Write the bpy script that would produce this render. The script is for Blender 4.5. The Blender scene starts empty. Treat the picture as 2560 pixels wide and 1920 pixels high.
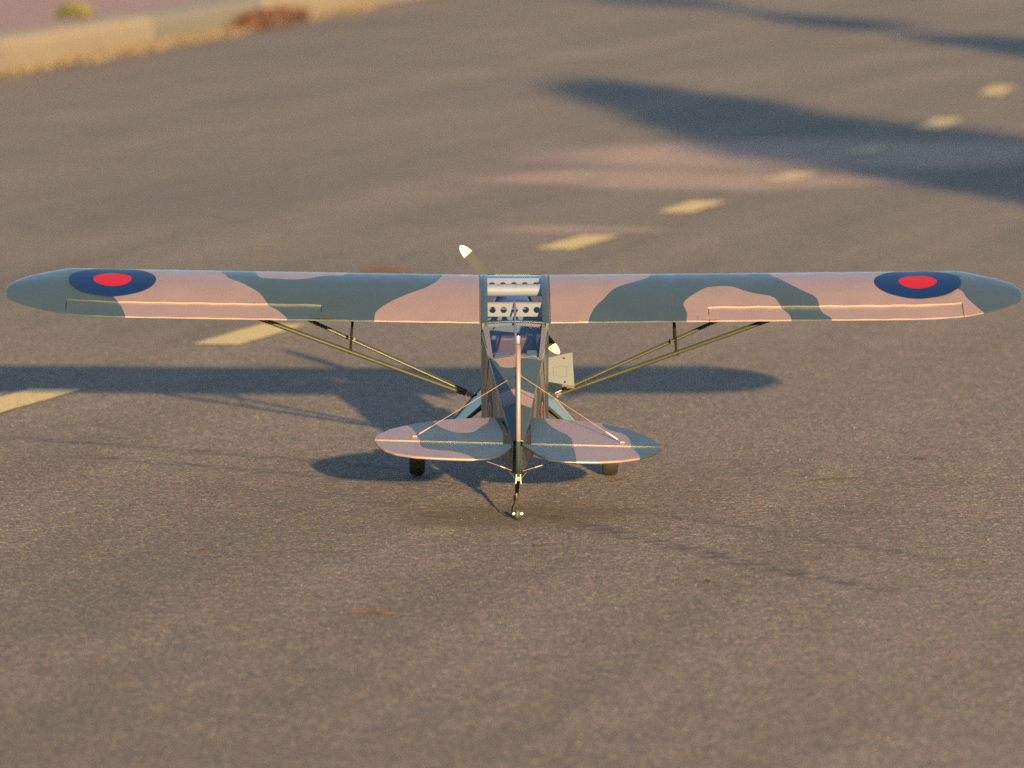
import bpy, bmesh, math, random
import numpy as np
from mathutils import Vector, Matrix

# ------------------------------------------------------------------ camera, sky, sun, exposure
S = bpy.context.scene
FPX = 16760.0                       # focal length in photo pixels (2560 wide)
CAM_H = 1.75
PITCH = math.atan((960 + 436) / FPX)
cam_d = bpy.data.cameras.new('camera')
cam = bpy.data.objects.new('camera', cam_d)
S.collection.objects.link(cam)
S.camera = cam
cam_d.sensor_width = 36.0
cam_d.lens = 36.0 * FPX / 2560.0
cam_d.clip_start = 0.5
cam_d.clip_end = 2000.0
cam.location = (0, 0, CAM_H)
cam.rotation_euler = (math.pi / 2 - PITCH, 0, 0)
cam_d.dof.use_dof = True
cam_d.dof.focus_distance = 17.3
cam_d.dof.aperture_fstop = 4.9

SUN_EL = math.radians(8.4)
SHX, SHY = -0.1545, 0.988           # direction in which shadows fall
world = bpy.data.worlds.new('World')
S.world = world
world.use_nodes = True
wn = world.node_tree
sky = wn.nodes.new('ShaderNodeTexSky')
sky.sky_type = 'NISHITA'
sky.sun_disc = False
sky.sun_elevation = SUN_EL
sky.sun_rotation = math.atan2(-SHX, -SHY)
sky.air_density = 1.0
sky.dust_density = 1.0
sky.ozone_density = 2.0
bg = wn.nodes['Background']
bg.inputs['Strength'].default_value = 0.07
wn.links.new(sky.outputs[0], bg.inputs['Color'])

sun_d = bpy.data.lights.new('sun', 'SUN')
sun_d.energy = 5.0
sun_d.angle = math.radians(0.53)
sun_d.color = (1.0, 0.69, 0.29)
sun = bpy.data.objects.new('sun', sun_d)
S.collection.objects.link(sun)
sd = Vector((SHX * math.cos(SUN_EL), SHY * math.cos(SUN_EL), -math.sin(SUN_EL)))
sun.rotation_euler = sd.to_track_quat('-Z', 'Y').to_euler()
sun.location = (3, -10, 8)

S.view_settings.view_transform = 'Standard'
S.view_settings.look = 'None'
S.view_settings.gamma = 1.0
S.view_settings.exposure = 2.08
S.cycles.use_denoising = False
S.cycles.caustics_reflective = False
S.cycles.caustics_refractive = False
S.cycles.sample_clamp_indirect = 3.0
S.cycles.use_adaptive_sampling = False
S.cycles.max_bounces = 8
S.cycles.transparent_max_bounces = 12

R = random.Random(7)

# ------------------------------------------------------------------ pixel helpers (photo pixels -> directions)
CP, SP = math.cos(PITCH), math.sin(PITCH)
CAM = Vector((0, 0, CAM_H))
def ray(px, py):
    a = (px - 1280) / FPX; b = (960 - py) / FPX
    return Vector((a, CP + b * SP, -SP + b * CP))
def ground(px, py, z=0.0):
    d = ray(px, py)
    return CAM + d * ((z - CAM_H) / d.z)

# airplane frame: x right, L forward, H up, origin on the tail at the elevator hinge
TH = math.radians(10.5)
YAW = 0.0106
HINGE_Y, HINGE_Z = 17.0, 0.179
ROOT = Vector((0.0043, 18.04, 0.0))
_dY, _dz = ROOT.y - HINGE_Y, ROOT.z - HINGE_Z
L0 = _dY * math.cos(TH) + _dz * math.sin(TH)
H0 = -_dY * math.sin(TH) + _dz * math.cos(TH)
MROOT = Matrix.Translation(ROOT) @ Matrix.Rotation(YAW, 4, 'Z') @ Matrix.Rotation(TH, 4, 'X')
MF = MROOT @ Matrix.Translation((0, -L0, -H0))       # airplane frame -> world
MFI = MF.inverted()
CAMF = MFI @ CAM
def rayf(px, py):
    return (MFI.to_3x3() @ ray(px, py))
def onplane(px, py, p0, n):
    d = rayf(px, py); p0 = Vector(p0); n = Vector(n)
    return CAMF + d * ((p0 - CAMF).dot(n) / d.dot(n))
def atL(px, py, L): return onplane(px, py, (0, L, 0), (0, 1, 0))
def projf(P):
    v = MF @ Vector(P) - CAM
    fy = v.y * CP - v.z * SP; u = v.y * SP + v.z * CP
    return 1280 + FPX * v.x / fy, 960 - FPX * u / fy

# ------------------------------------------------------------------ node helpers
def new_mat(name):
    m = bpy.data.materials.new(name); m.use_nodes = True
    nt = m.node_tree
    return m, nt, nt.nodes['Principled BSDF']
def nd(nt, t, **kw):
    n = nt.nodes.new(t)
    for k, v in kw.items(): setattr(n, k, v)
    return n
def lk(nt, a, b): nt.links.new(a, b)
def setin(nt, sock, v):
    if hasattr(v, 'is_output'): lk(nt, v, sock)
    else: sock.default_value = v
def mth(nt, op, a, b=0.0, c=None, clamp=False):
    n = nd(nt, 'ShaderNodeMath', operation=op, use_clamp=clamp)
    setin(nt, n.inputs[0], a); setin(nt, n.inputs[1], b)
    if c is not None: setin(nt, n.inputs[2], c)
    return n.outputs[0]
def mixc(nt, fac, a, b, mode='MIX'):
    n = nd(nt, 'ShaderNodeMix', data_type='RGBA', blend_type=mode)
    setin(nt, n.inputs[0], fac)
    for s, v in ((n.inputs[6], a), (n.inputs[7], b)):
        if isinstance(v, (tuple, list)): s.default_value = (*v[:3], 1)
        else: setin(nt, s, v)
    return n.outputs[2]
def ramp(nt, fac, pts):
    n = nd(nt, 'ShaderNodeValToRGB'); e = n.color_ramp.elements
    while len(e) < len(pts): e.new(0.5)
    for i, (p, c) in enumerate(pts):
        e[i].position = p
        e[i].color = (c, c, c, 1) if not isinstance(c, (tuple, list)) else (*c, 1)
    lk(nt, fac, n.inputs[0])
    return n.outputs[0]
def smooth(nt, x, lo, hi, a=0.0, b=1.0):
    n = nd(nt, 'ShaderNodeMapRange', interpolation_type='SMOOTHSTEP')
    setin(nt, n.inputs[0], x)
    for i, v in enumerate((lo, hi, a, b)): n.inputs[i + 1].default_value = v
    return n.outputs[0]
def noise(nt, vec, scale, detail=3.0, rough=0.55, dist=0.0):
    n = nd(nt, 'ShaderNodeTexNoise')
    if vec is not None: lk(nt, vec, n.inputs['Vector'])
    n.inputs['Scale'].default_value = scale; n.inputs['Detail'].default_value = detail
    n.inputs['Roughness'].default_value = rough; n.inputs['Distortion'].default_value = dist
    return n.outputs['Fac']
def voro(nt, vec, scale, feat='F1', rnd=1.0):
    n = nd(nt, 'ShaderNodeTexVoronoi', feature=feat)
    lk(nt, vec, n.inputs['Vector'])
    n.inputs['Scale'].default_value = scale; n.inputs['Randomness'].default_value = rnd
    return n
def objco(nt): return nd(nt, 'ShaderNodeTexCoord').outputs['Object']
def mapping(nt, vec, loc=(0, 0, 0), rot=(0, 0, 0), scale=(1, 1, 1), vt='TEXTURE'):
    n = nd(nt, 'ShaderNodeMapping', vector_type=vt)
    lk(nt, vec, n.inputs[0])
    n.inputs[1].default_value = loc; n.inputs[2].default_value = rot; n.inputs[3].default_value = scale
    return n.outputs[0]
def bump(nt, h, strength, dist, p, normal=None):
    n = nd(nt, 'ShaderNodeBump')
    n.inputs['Strength'].default_value = strength; n.inputs['Distance'].default_value = dist
    lk(nt, h, n.inputs['Height'])
    if normal is not None: lk(nt, normal, n.inputs['Normal'])
    if p is not None: lk(nt, n.outputs[0], p.inputs['Normal'])
    return n.outputs[0]

def plain(name, col, rough=0.5, metal=0.0, var=0.12, scale=30.0, spec=0.5, bmp=0.0):
    m, nt, p = new_mat(name)
    co = objco(nt)
    f = noise(nt, co, scale, 4.0)
    c = mixc(nt, f, tuple(x * (1 - var) for x in col), tuple(min(1, x * (1 + var)) for x in col))
    lk(nt, c, p.inputs['Base Color'])
    p.inputs['Roughness'].default_value = rough
    p.inputs['Metallic'].default_value = metal
    p.inputs['Specular IOR Level'].default_value = spec
    if bmp: bump(nt, noise(nt, co, scale * 4, 3.0), bmp, 0.002, p)
    return m

# dust patches lying on the road, in world metres: (centre x, y, angle, half length, half width, strength)
def dust_mask(nt, co):
    wob = nd(nt, 'ShaderNodeTexNoise'); lk(nt, co, wob.inputs['Vector'])
    wob.inputs['Scale'].default_value = 0.9; wob.inputs['Detail'].default_value = 4.0
    sub = nd(nt, 'ShaderNodeVectorMath', operation='SUBTRACT')
    lk(nt, wob.outputs['Color'], sub.inputs[0]); sub.inputs[1].default_value = (.5, .5, .5)
    scl = nd(nt, 'ShaderNodeVectorMath', operation='MULTIPLY')
    lk(nt, sub.outputs[0], scl.inputs[0]); scl.inputs[1].default_value = (0.4, 1.6, 0)
    add = nd(nt, 'ShaderNodeVectorMath', operation='ADD')
    lk(nt, co, add.inputs[0]); lk(nt, scl.outputs[0], add.inputs[1])
    tot = None
    for (cx, cy, ang, a, b, st) in DUST:
        v = mapping(nt, add.outputs[0], (cx, cy, 0), (0, 0, ang), (a, b, 1))
        sep = nd(nt, 'ShaderNodeSeparateXYZ'); lk(nt, v, sep.inputs[0])
        r2 = mth(nt, 'ADD', mth(nt, 'MULTIPLY', sep.outputs[0], sep.outputs[0]), mth(nt, 'MULTIPLY', sep.outputs[1], sep.outputs[1]))
        mk = mth(nt, 'MULTIPLY', smooth(nt, mth(nt, 'SQRT', r2), 0.65, 1.15, 1.0, 0.0), st)
        tot = mk if tot is None else mth(nt, 'MAXIMUM', tot, mk)
    streak = noise(nt, mapping(nt, co, rot=(0, 0, math.radians(-12)), scale=(0.22, 2.2, 1)), 1.0, 5.0, 0.6)
    return mth(nt, 'MULTIPLY', tot, smooth(nt, streak, 0.22, 0.55, 0.5, 1.0))
def seg(p, q, hw, st):
    a, b = ground(*p), ground(*q); d = b - a
    return ((a.x + b.x) / 2, (a.y + b.y) / 2, math.atan2(d.y, d.x), d.length / 2, hw, st)
DUST = [seg((1400, 466), (1900, 425), 1.0, 0.9), seg((1780, 425), (2330, 345), 1.6, 0.95),
        seg((1290, 583), (1640, 566), 0.4, 0.65), seg((1640, 470), (2000, 425), 1.0, 0.8)]
SKID = [seg((-40, 1085), (1150, 1180), 0.07, 0.75), seg((60, 1130), (1250, 1225), 0.06, 0.7), seg((1240, 1265), (2300, 1500), 0.06, 0.8), seg((1500, 1262), (2500, 1420), 0.05, 0.6), seg((820, 1230), (1150, 1300), 0.05, 0.5)]
DUST_C = (0.31, 0.21, 0.175)

# ------------------------------------------------------------------ materials
def asphalt_mat():
    m, nt, p = new_mat('asphalt')
    co = objco(nt)
    v1 = voro(nt, co, 150.0); v2 = voro(nt, co, 62.0)
    sp = nd(nt, 'ShaderNodeSeparateColor'); lk(nt, v1.outputs['Color'], sp.inputs[0])
    sp2 = nd(nt, 'ShaderNodeSeparateColor'); lk(nt, v2.outputs['Color'], sp2.inputs[0])
    base = ramp(nt, sp.outputs[0], [(0.0, (0.080, 0.061, 0.053)), (0.4, (0.142, 0.112, 0.095)), (0.8, (0.200, 0.159, 0.131)), (1.0, (0.35, 0.285, 0.21))])
    # some stones warm or cool
    base = mixc(nt, mth(nt, 'MULTIPLY', mth(nt, 'GREATER_THAN', sp.outputs[1], 0.86), 0.55), base, (0.21, 0.125, 0.1))
    base = mixc(nt, mth(nt, 'MULTIPLY', mth(nt, 'GREATER_THAN', sp2.outputs[2], 0.9), 0.5), base, (0.23, 0.19, 0.13))
    # bitumen between the stones
    gap = smooth(nt, v1.outputs['Distance'], 0.35, 0.75)
    base = mixc(nt, mth(nt, 'MULTIPLY', gap, 0.55), base, (0.045, 0.038, 0.038))
    big = noise(nt, co, 0.33, 4.0, 0.6)
    base = mixc(nt, 1.0, base, ramp(nt, big, [(0.25, (0.9, 0.89, 0.89)), (0.75, (1.12, 1.11, 1.1))]), 'MULTIPLY')
    track = noise(nt, mapping(nt, co, rot=(0, 0, math.radians(78)), scale=(9.0, 0.55, 1)), 1.0, 4.0, 0.6)
    base = mixc(nt, 1.0, base, ramp(nt, track, [(0.3, (0.8, 0.79, 0.8)), (0.7, (1.2, 1.2, 1.18))]), 'MULTIPLY')
    mid = noise(nt, co, 4.0, 5.0, 0.65)
    base = mixc(nt, 1.0, base, ramp(nt, mid, [(0.28, 0.86), (0.5, 1.0), (0.75, 1.08)]), 'MULTIPLY')
    stain = noise(nt, mapping(nt, co, rot=(0, 0, math.radians(-28)), scale=(0.55, 0.16, 1)), 1.0, 6.0, 0.7)
    base = mixc(nt, smooth(nt, stain, 0.6, 0.74, 0.0, 0.3), base, (0.035, 0.03, 0.03))
    fl = smooth(nt, noise(nt, co, 17.0, 3.0, 0.6), 0.6, 0.68)
    band = smooth(nt, noise(nt, mapping(nt, co, rot=(0, 0, math.radians(-28)), scale=(2.0, 0.5, 1)), 1.0, 3.0), 0.46, 0.62)
    base = mixc(nt, mth(nt, 'MULTIPLY', mth(nt, 'MULTIPLY', fl, band), 0.45), base, (0.045, 0.036, 0.036))
    sk = None
    for (cx, cy, ang, a_, b_, st) in SKID:
        v = mapping(nt, co, (cx, cy, 0), (0, 0, ang), (a_, b_, 1))
        sep = nd(nt, 'ShaderNodeSeparateXYZ'); lk(nt, v, sep.inputs[0])
        wv = mth(nt, 'ADD', sep.outputs[1], mth(nt, 'MULTIPLY', mth(nt, 'SUBTRACT', noise(nt, co, 1.6, 3.0), 0.5), 2.2))
        mk = mth(nt, 'MULTIPLY', smooth(nt, mth(nt, 'ABSOLUTE', wv), 0.3, 1.1, st, 0.0), smooth(nt, mth(nt, 'ABSOLUTE', sep.outputs[0]), 0.7, 1.0, 1.0, 0.0))
        sk = mk if sk is None else mth(nt, 'MAXIMUM', sk, mk)
    sk = mth(nt, 'MULTIPLY', sk, smooth(nt, noise(nt, mapping(nt, co, scale=(0.09, 0.05, 1)), 1.0, 4.0, 0.7), 0.42, 0.6))
    base = mixc(nt, sk, base, (0.042, 0.033, 0.033))
    # brownish oil stain under the tail
    g = ground(1280, 1290)
    vv = mapping(nt, co, (g.x, g.y, 0), (0, 0, 0), (0.32, 0.36, 1))
    ln = nd(nt, 'ShaderNodeVectorMath', operation='LENGTH'); lk(nt, vv, ln.inputs[0])
    os_ = smooth(nt, mth(nt, 'ADD', ln.outputs['Value'], mth(nt, 'MULTIPLY', mth(nt, 'SUBTRACT', mid, 0.5), 1.6)), 0.5, 1.15, 0.5, 0.0)
    base = mixc(nt, os_, base, (0.06, 0.042, 0.027))
    base = mixc(nt, dust_mask(nt, co), base, DUST_C)
    lk(nt, base, p.inputs['Base Color'])
    p.inputs['Roughness'].default_value = 0.82
    p.inputs['Specular IOR Level'].default_value = 0.35
    h = mth(nt, 'SUBTRACT', mth(nt, 'MULTIPLY', sp.outputs[2], 0.35), v1.outputs['Distance'])
    h = mth(nt, 'ADD', h, mth(nt, 'MULTIPLY', noise(nt, co, 320.0, 2.0), 0.5))
    n1 = bump(nt, h, 0.55, 0.0022, None)
    bump(nt, mid, 0.25, 0.006, p, n1)
    return m

def marking_mat():
    m, nt, p = new_mat('yellow_road_paint')
    co = objco(nt)
    v1 = voro(nt, co, 150.0)
    mid = noise(nt, co, 9.0, 5.0, 0.6)
    c = mixc(nt, mid, (0.46, 0.33, 0.135), (0.60, 0.44, 0.19))
    wear = smooth(nt, mth(nt, 'ADD', noise(nt, co, 70.0, 4.0, 0.7), mth(nt, 'MULTIPLY', mid, 0.25)), 0.68, 0.78)
    c = mixc(nt, mth(nt, 'MULTIPLY', wear, 0.8), c, (0.13, 0.11, 0.1))
    c = mixc(nt, mth(nt, 'MULTIPLY', dust_mask(nt, co), 0.5), c, (0.27, 0.18, 0.15))
    lk(nt, c, p.inputs['Base Color'])
    p.inputs['Roughness'].default_value = 0.75
    h = mth(nt, 'SUBTRACT', noise(nt, co, 300.0, 2.0), v1.outputs['Distance'])
    bump(nt, h, 0.4, 0.0018, p)
    return m

PINK = (0.148, 0.105, 0.112)
GREEN = (0.023, 0.035, 0.042)
def camo_mat(name='camouflage_paint', pink=PINK, green=GREEN, rough=0.38):
    m, nt, p = new_mat(name)
    at = nd(nt, 'ShaderNodeAttribute', attribute_name='camo')
    fac = smooth(nt, at.outputs['Fac'], -0.0005, 0.0005)
    c = mixc(nt, fac, green, pink)
    co = objco(nt)
    f = noise(nt, co, 9.0, 5.0, 0.6)
    c = mixc(nt, 1.0, c, ramp(nt, f, [(0.25, 0.9), (0.75, 1.08)]), 'MULTIPLY')
    sc = noise(nt, mapping(nt, co, rot=(0, 0, 0.6), scale=(0.03, 0.2, 0.05)), 1.0, 6.0, 0.75)
    c = mixc(nt, smooth(nt, sc, 0.62, 0.8, 0.0, 0.18), c, (0.12, 0.12, 0.11))
    lk(nt, c, p.inputs['Base Color'])
    lk(nt, ramp(nt, noise(nt, co, 25.0, 4.0), [(0.3, rough - 0.05), (0.7, rough + 0.09)]), p.inputs['Roughness'])
    p.inputs['Specular IOR Level'].default_value = 0.5
    p.inputs['Coat Weight'].default_value = 0.35
    p.inputs['Coat Roughness'].default_value = 0.28
    bump(nt, noise(nt, co, 14.0, 3.0), 0.10, 0.003, p)
    return m

def glass_mat(name, tint=(0.82, 0.86, 0.95)):
    m = bpy.data.materials.new(name); m.use_nodes = True
    nt = m.node_tree; nt.nodes.clear()
    out = nd(nt, 'ShaderNodeOutputMaterial')
    tr = nd(nt, 'ShaderNodeBsdfTransparent'); tr.inputs[0].default_value = (*tint, 1)
    gl = nd(nt, 'ShaderNodeBsdfGlossy'); gl.inputs['Roughness'].default_value = 0.04
    gl.inputs['Color'].default_value = (0.95, 0.95, 1, 1)
    lw = nd(nt, 'ShaderNodeLayerWeight'); lw.inputs['Blend'].default_value = 0.5
    fr = mth(nt, 'MULTIPLY_ADD', mth(nt, 'POWER', lw.outputs['Facing'], 5.0), 0.9, 0.06, clamp=True)
    mx = nd(nt, 'ShaderNodeMixShader')
    lk(nt, fr, mx.inputs[0]); lk(nt, tr.outputs[0], mx.inputs[1]); lk(nt, gl.outputs[0], mx.inputs[2])
    co = objco(nt)
    b = nd(nt, 'ShaderNodeBump'); b.inputs['Strength'].default_value = 0.12; b.inputs['Distance'].default_value = 0.004
    lk(nt, noise(nt, co, 18.0, 3.0), b.inputs['Height']); lk(nt, b.outputs[0], gl.inputs['Normal'])
    lk(nt, mx.outputs[0], out.inputs['Surface'])
    return m

def leaf_mat(name, a, b):
    m, nt, p = new_mat(name)
    gi = nd(nt, 'ShaderNodeNewGeometry')
    c = mixc(nt, gi.outputs['Random Per Island'], a, b)
    lk(nt, c, p.inputs['Base Color']); p.inputs['Roughness'].default_value = 0.6
    return m

M = {}
M['asphalt'] = asphalt_mat()
M['yellow'] = marking_mat()
M['camo'] = camo_mat()
M['under'] = plain('underside_paint', (0.13, 0.17, 0.19), 0.4, var=0.05)
M['pink'] = plain('tan_paint', PINK, 0.38, var=0.06)
M['green'] = plain('olive_paint', GREEN, 0.38, var=0.06)
M['greyblue'] = plain('grey_blue_paint', (0.09, 0.125, 0.14), 0.35, var=0.06)
M['olive_strut'] = plain('olive_strut_paint', (0.026, 0.028, 0.018), 0.35, var=0.08)
M['red'] = plain('roundel_red', (0.25, 0.002, 0.003), 0.4, var=0.04, spec=0.15)
M['blue'] = plain('roundel_blue', (0.002, 0.012, 0.066), 0.4, var=0.05, spec=0.22)
M['white'] = plain('roundel_white', (0.32, 0.30, 0.28), 0.35, var=0.04)
M['ryellow'] = plain('roundel_yellow', (0.30, 0.15, 0.03), 0.35, var=0.05)
M['rubber'] = plain('black_rubber', (0.007, 0.0065, 0.0065), 0.75, var=0.25, bmp=0.2)
M['blackm'] = plain('black_metal', (0.003, 0.003, 0.0035), 0.6, var=0.2, spec=0.06)
M['steel'] = plain('steel', (0.16, 0.14, 0.12), 0.5, 0.5, var=0.1)
M['brass'] = plain('brass_wire', (0.15, 0.095, 0.075), 0.5, 0.0, var=0.1)
M['liner'] = plain('white_liner', (0.15, 0.15, 0.16), 0.5, var=0.05)
M['tube'] = plain('silver_tube', (0.17, 0.175, 0.2), 0.6, 0.0, var=0.12, bmp=0.3)
M['skylit_pink'] = plain('skylit_pink_frame_paint', (0.085, 0.078, 0.11), 0.35, var=0.05)  # pink frame paint, with the blue of the sky light mixed into its colour
M['dark'] = plain('dark_interior', (0.022, 0.024, 0.035), 0.7, var=0.3)
M['seat'] = plain('brown_seat', (0.055, 0.022, 0.024), 0.6, var=0.35, scale=14)
M['dash'] = plain('dashboard_sky_reflection', (0.05, 0.075, 0.15), 0.5, var=0.25, scale=20)  # windshield's sky reflection painted as blue on the instrument panel
M['shelf'] = plain('grey_green_shelf', (0.14, 0.17, 0.15), 0.6, var=0.35, scale=24)
M['prop'] = plain('prop_olive', (0.023, 0.027, 0.038), 0.7, var=0.06, spec=0.2)
M['tipw'] = plain('prop_tip', (0.55, 0.50, 0.40), 0.4, var=0.03)
M['hatch'] = plain('hatch_grey', (0.088, 0.102, 0.14), 0.3, var=0.05)
M['glass'] = glass_mat('clear_pane')
M['twig'] = plain('dry_twig', (0.022, 0.016, 0.014), 0.8, var=0.35, scale=40)
M['redtwig'] = plain('reddish_twig', (0.034, 0.016, 0.014), 0.8, var=0.3, scale=40)
M['bark'] = plain('bark', (0.10, 0.07, 0.05), 0.9, var=0.4, scale=12, bmp=0.6)

# ------------------------------------------------------------------ mesh helpers
col = S.collection
ALL_SMOOTH = 35.0
def tag(o, label=None, cat=None, group=None, kind=None):
    if label: o['label'] = label
    if cat: o['category'] = cat
    if group: o['group'] = group
    if kind: o['kind'] = kind
    return o
def link(name, me, parent=None):
    o = bpy.data.objects.new(name, me)
    col.objects.link(o)
    if parent is not None: o.parent = parent
    return o
def mesh(name, vs, fs, mats, parent=None, fmat=None, smooth_=False, attr=None, frame=True, recalc=True):
    """vs in the airplane frame when frame=True (shifted to the root empty), else as given"""
    me = bpy.data.meshes.new(name)
    if frame: vs = [(v[0], v[1] - L0, v[2] - H0) for v in vs]
    me.from_pydata([tuple(v) for v in vs], [], fs)
    if not isinstance(mats, (list, tuple)): mats = [mats]
    for m in mats: me.materials.append(M[m] if isinstance(m, str) else m)
    if fmat is not None:
        me.polygons.foreach_set('material_index', fmat)
    if attr is not None:
        a = me.attributes.new('camo', 'FLOAT', 'POINT'); a.data.foreach_set('value', list(attr))
    if recalc:
        bm = bmesh.new(); bm.from_mesh(me); bmesh.ops.recalc_face_normals(bm, faces=bm.faces); bm.to_mesh(me); bm.free()
    if smooth_:
        me.polygons.foreach_set('use_smooth', [True] * len(me.polygons))
        try: me.set_sharp_from_angle(angle=math.radians(ALL_SMOOTH))
        except Exception: pass
        for p in me.polygons:
            if len(p.vertices) > 20: p.use_smooth = False
    me.update()
    return link(name, me, parent)

class MB:
    def __init__(s): s.v = []; s.f = []; s.m = []
    def add(s, vs, fs, mi=0):
        b = len(s.v); s.v += [tuple(v) for v in vs]; s.f += [tuple(i + b for i in f) for f in fs]; s.m += [mi] * len(fs)
        return s
    def tube(s, pts, r, n=10, mi=0, caps=True, flat=1.0, flatdir=None):
        pts = [Vector(p) for p in pts]
        rs = r if isinstance(r, (list, tuple)) else [r] * len(pts)
        rings = []
        prev = None
        for i, p in enumerate(pts):
            t = (pts[min(i + 1, len(pts) - 1)] - pts[max(i - 1, 0)]).normalized()
            ref = Vector(flatdir) if flatdir is not None else (Vector((0, 0, 1)) if abs(t.z) < 0.9 else Vector((1, 0, 0)))
            a = (ref - t * ref.dot(t)).normalized() if prev is None or flatdir is not None else (prev - t * prev.dot(t)).normalized()
            prev = a
            b = t.cross(a)
            rings.append([p + a * (math.cos(q) * rs[i]) + b * (math.sin(q) * rs[i] * flat) for q in [2 * math.pi * k / n for k in range(n)]])
        vs = [v for r_ in rings for v in r_]
        fs = [(i * n + k, i * n + (k + 1) % n, (i + 1) * n + (k + 1) % n, (i + 1) * n + k) for i in range(len(pts) - 1) for k in range(n)]
        if caps: fs += [tuple(range(n))[::-1], tuple((len(pts) - 1) * n + k for k in range(n))]
        return s.add(vs, fs, mi)
    def box(s, lo, hi, mi=0):
        x0, y0, z0 = lo; x1, y1, z1 = hi
        return s.add([(x0, y0, z0), (x1, y0, z0), (x1, y1, z0), (x0, y1, z0), (x0, y0, z1), (x1, y0, z1), (x1, y1, z1), (x0, y1, z1)],
                     [(3, 2, 1, 0), (4, 5, 6, 7), (0, 1, 5, 4), (1, 2, 6, 5), (2, 3, 7, 6), (3, 0, 4, 7)], mi)
    def slab(s, poly, off, mi=0):
        """closed polygon extruded by the vector off"""
        n = len(poly); a = [Vector(p) for p in poly]; o = Vector(off)
        vs = a + [p + o for p in a]
        return s.add(vs, [tuple(range(n))[::-1], tuple(range(n, 2 * n))] + [(i, (i + 1) % n, n + (i + 1) % n, n + i) for i in range(n)], mi)
    def lathe(s, c, axis, prof, n=24, mi=0):
        """prof: list of (distance along axis, radius)"""
        c = Vector(c); ax = Vector(axis).normalized()
        a = ax.orthogonal().normalized(); b = ax.cross(a)
        vs = [c + ax * d + (a * math.cos(q) + b * math.sin(q)) * r for d, r in prof for q in [2 * math.pi * k / n for k in range(n)]]
        fs = [(i * n + k, i * n + (k + 1) % n, (i + 1) * n + (k + 1) % n, (i + 1) * n + k) for i in range(len(prof) - 1) for k in range(n)]
        fs += [tuple(range(n))[::-1], tuple((len(prof) - 1) * n + k for k in range(n))]
        return s.add(vs, fs, mi)
    def build(s, name, mats, parent=None, smooth_=True, frame=True, attr=None, recalc=True):
        return mesh(name, s.v, s.f, mats, parent, s.m, smooth_, attr, frame, recalc)

def bevel(o, w=0.0008, seg_=2):
    bm = bmesh.new(); bm.from_mesh(o.data)
    es = [e for e in bm.edges if len(e.link_faces) == 2 and e.calc_face_angle(0) > 0.6]
    bmesh.ops.bevel(bm, geom=es, offset=w, segments=seg_, affect='EDGES', profile=0.5, clamp_overlap=True)
    bm.to_mesh(o.data); bm.free()
    return o

def catmull(pts, k=6):
    pts = [np.array(p, float) for p in pts]
    if len(pts) < 3: return pts
    out = []
    for i in range(len(pts) - 1):
        p0 = pts[i - 1] if i else 2 * pts[0] - pts[1]
        p1, p2 = pts[i], pts[i + 1]
        p3 = pts[i + 2] if i + 2 < len(pts) else 2 * pts[-1] - pts[-2]
        for j in range(k):
            t = j / k
            out.append(0.5 * (2 * p1 + (p2 - p0) * t + (2 * p0 - 5 * p1 + 4 * p2 - p3) * t * t + (3 * p1 - p0 - 3 * p2 + p3) * t ** 3))
    out.append(pts[-1])
    return out
def poly_sdf(P, poly):
    """signed distance (inside positive) of the points P (n,2) to a closed polygon"""
    P = np.asarray(P, float); V = np.asarray(poly, float); n = len(V)
    d = np.full(len(P), 1e9); inside = np.zeros(len(P), bool)
    for i in range(n):
        a = V[i]; b = V[(i + 1) % n]; e = b - a
        w = P - a
        t = np.clip((w @ e) / max(e @ e, 1e-12), 0, 1)
        d = np.minimum(d, np.hypot(*(w - t[:, None] * e).T))
        c = (a[1] > P[:, 1]) != (b[1] > P[:, 1])
        if abs(e[1]) > 1e-12:
            xi = a[0] + (P[:, 1] - a[1]) * e[0] / e[1]
            inside ^= c & (P[:, 0] < xi)
    return np.where(inside, d, -d)

# ------------------------------------------------------------------ the setting: ground, road, markings, kerbs
def sheet(name, poly, z, mat, parent=None, depth=None):
    me = bpy.data.meshes.new(name)
    n = len(poly)
    vs = [(x, y, z) for x, y in poly]
    fs = [tuple(range(n))]
    me.from_pydata(vs, [], fs); me.materials.append(mat)
    bm = bmesh.new(); bm.from_mesh(me)
    for f in bm.faces:
        if f.normal.z < 0: f.normal_flip()
    bm.to_mesh(me); bm.free()
    return link(name, me, parent)

def soil_mat(name, a, b, sc=3.0):
    m, nt, p = new_mat(name); co = objco(nt)
    f = noise(nt, co, sc, 6.0, 0.65)
    c = mixc(nt, ramp(nt, f, [(0.3, 0.0), (0.7, 1.0)]), a, b)
    c = mixc(nt, smooth(nt, noise(nt, co, 40.0, 4.0, 0.7), 0.55, 0.75, 0, 0.4), c, (0.2, 0.13, 0.08))
    lk(nt, c, p.inputs['Base Color']); p.inputs['Roughness'].default_value = 0.9
    bump(nt, noise(nt, co, 60.0, 5.0, 0.7), 0.5, 0.01, p)
    return m
M['pinksoil'] = soil_mat('pink_earth', (0.2, 0.12, 0.125), (0.27, 0.165, 0.17))
M['verge'] = soil_mat('dry_verge', (0.16, 0.12, 0.07), (0.26, 0.19, 0.11))

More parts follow.
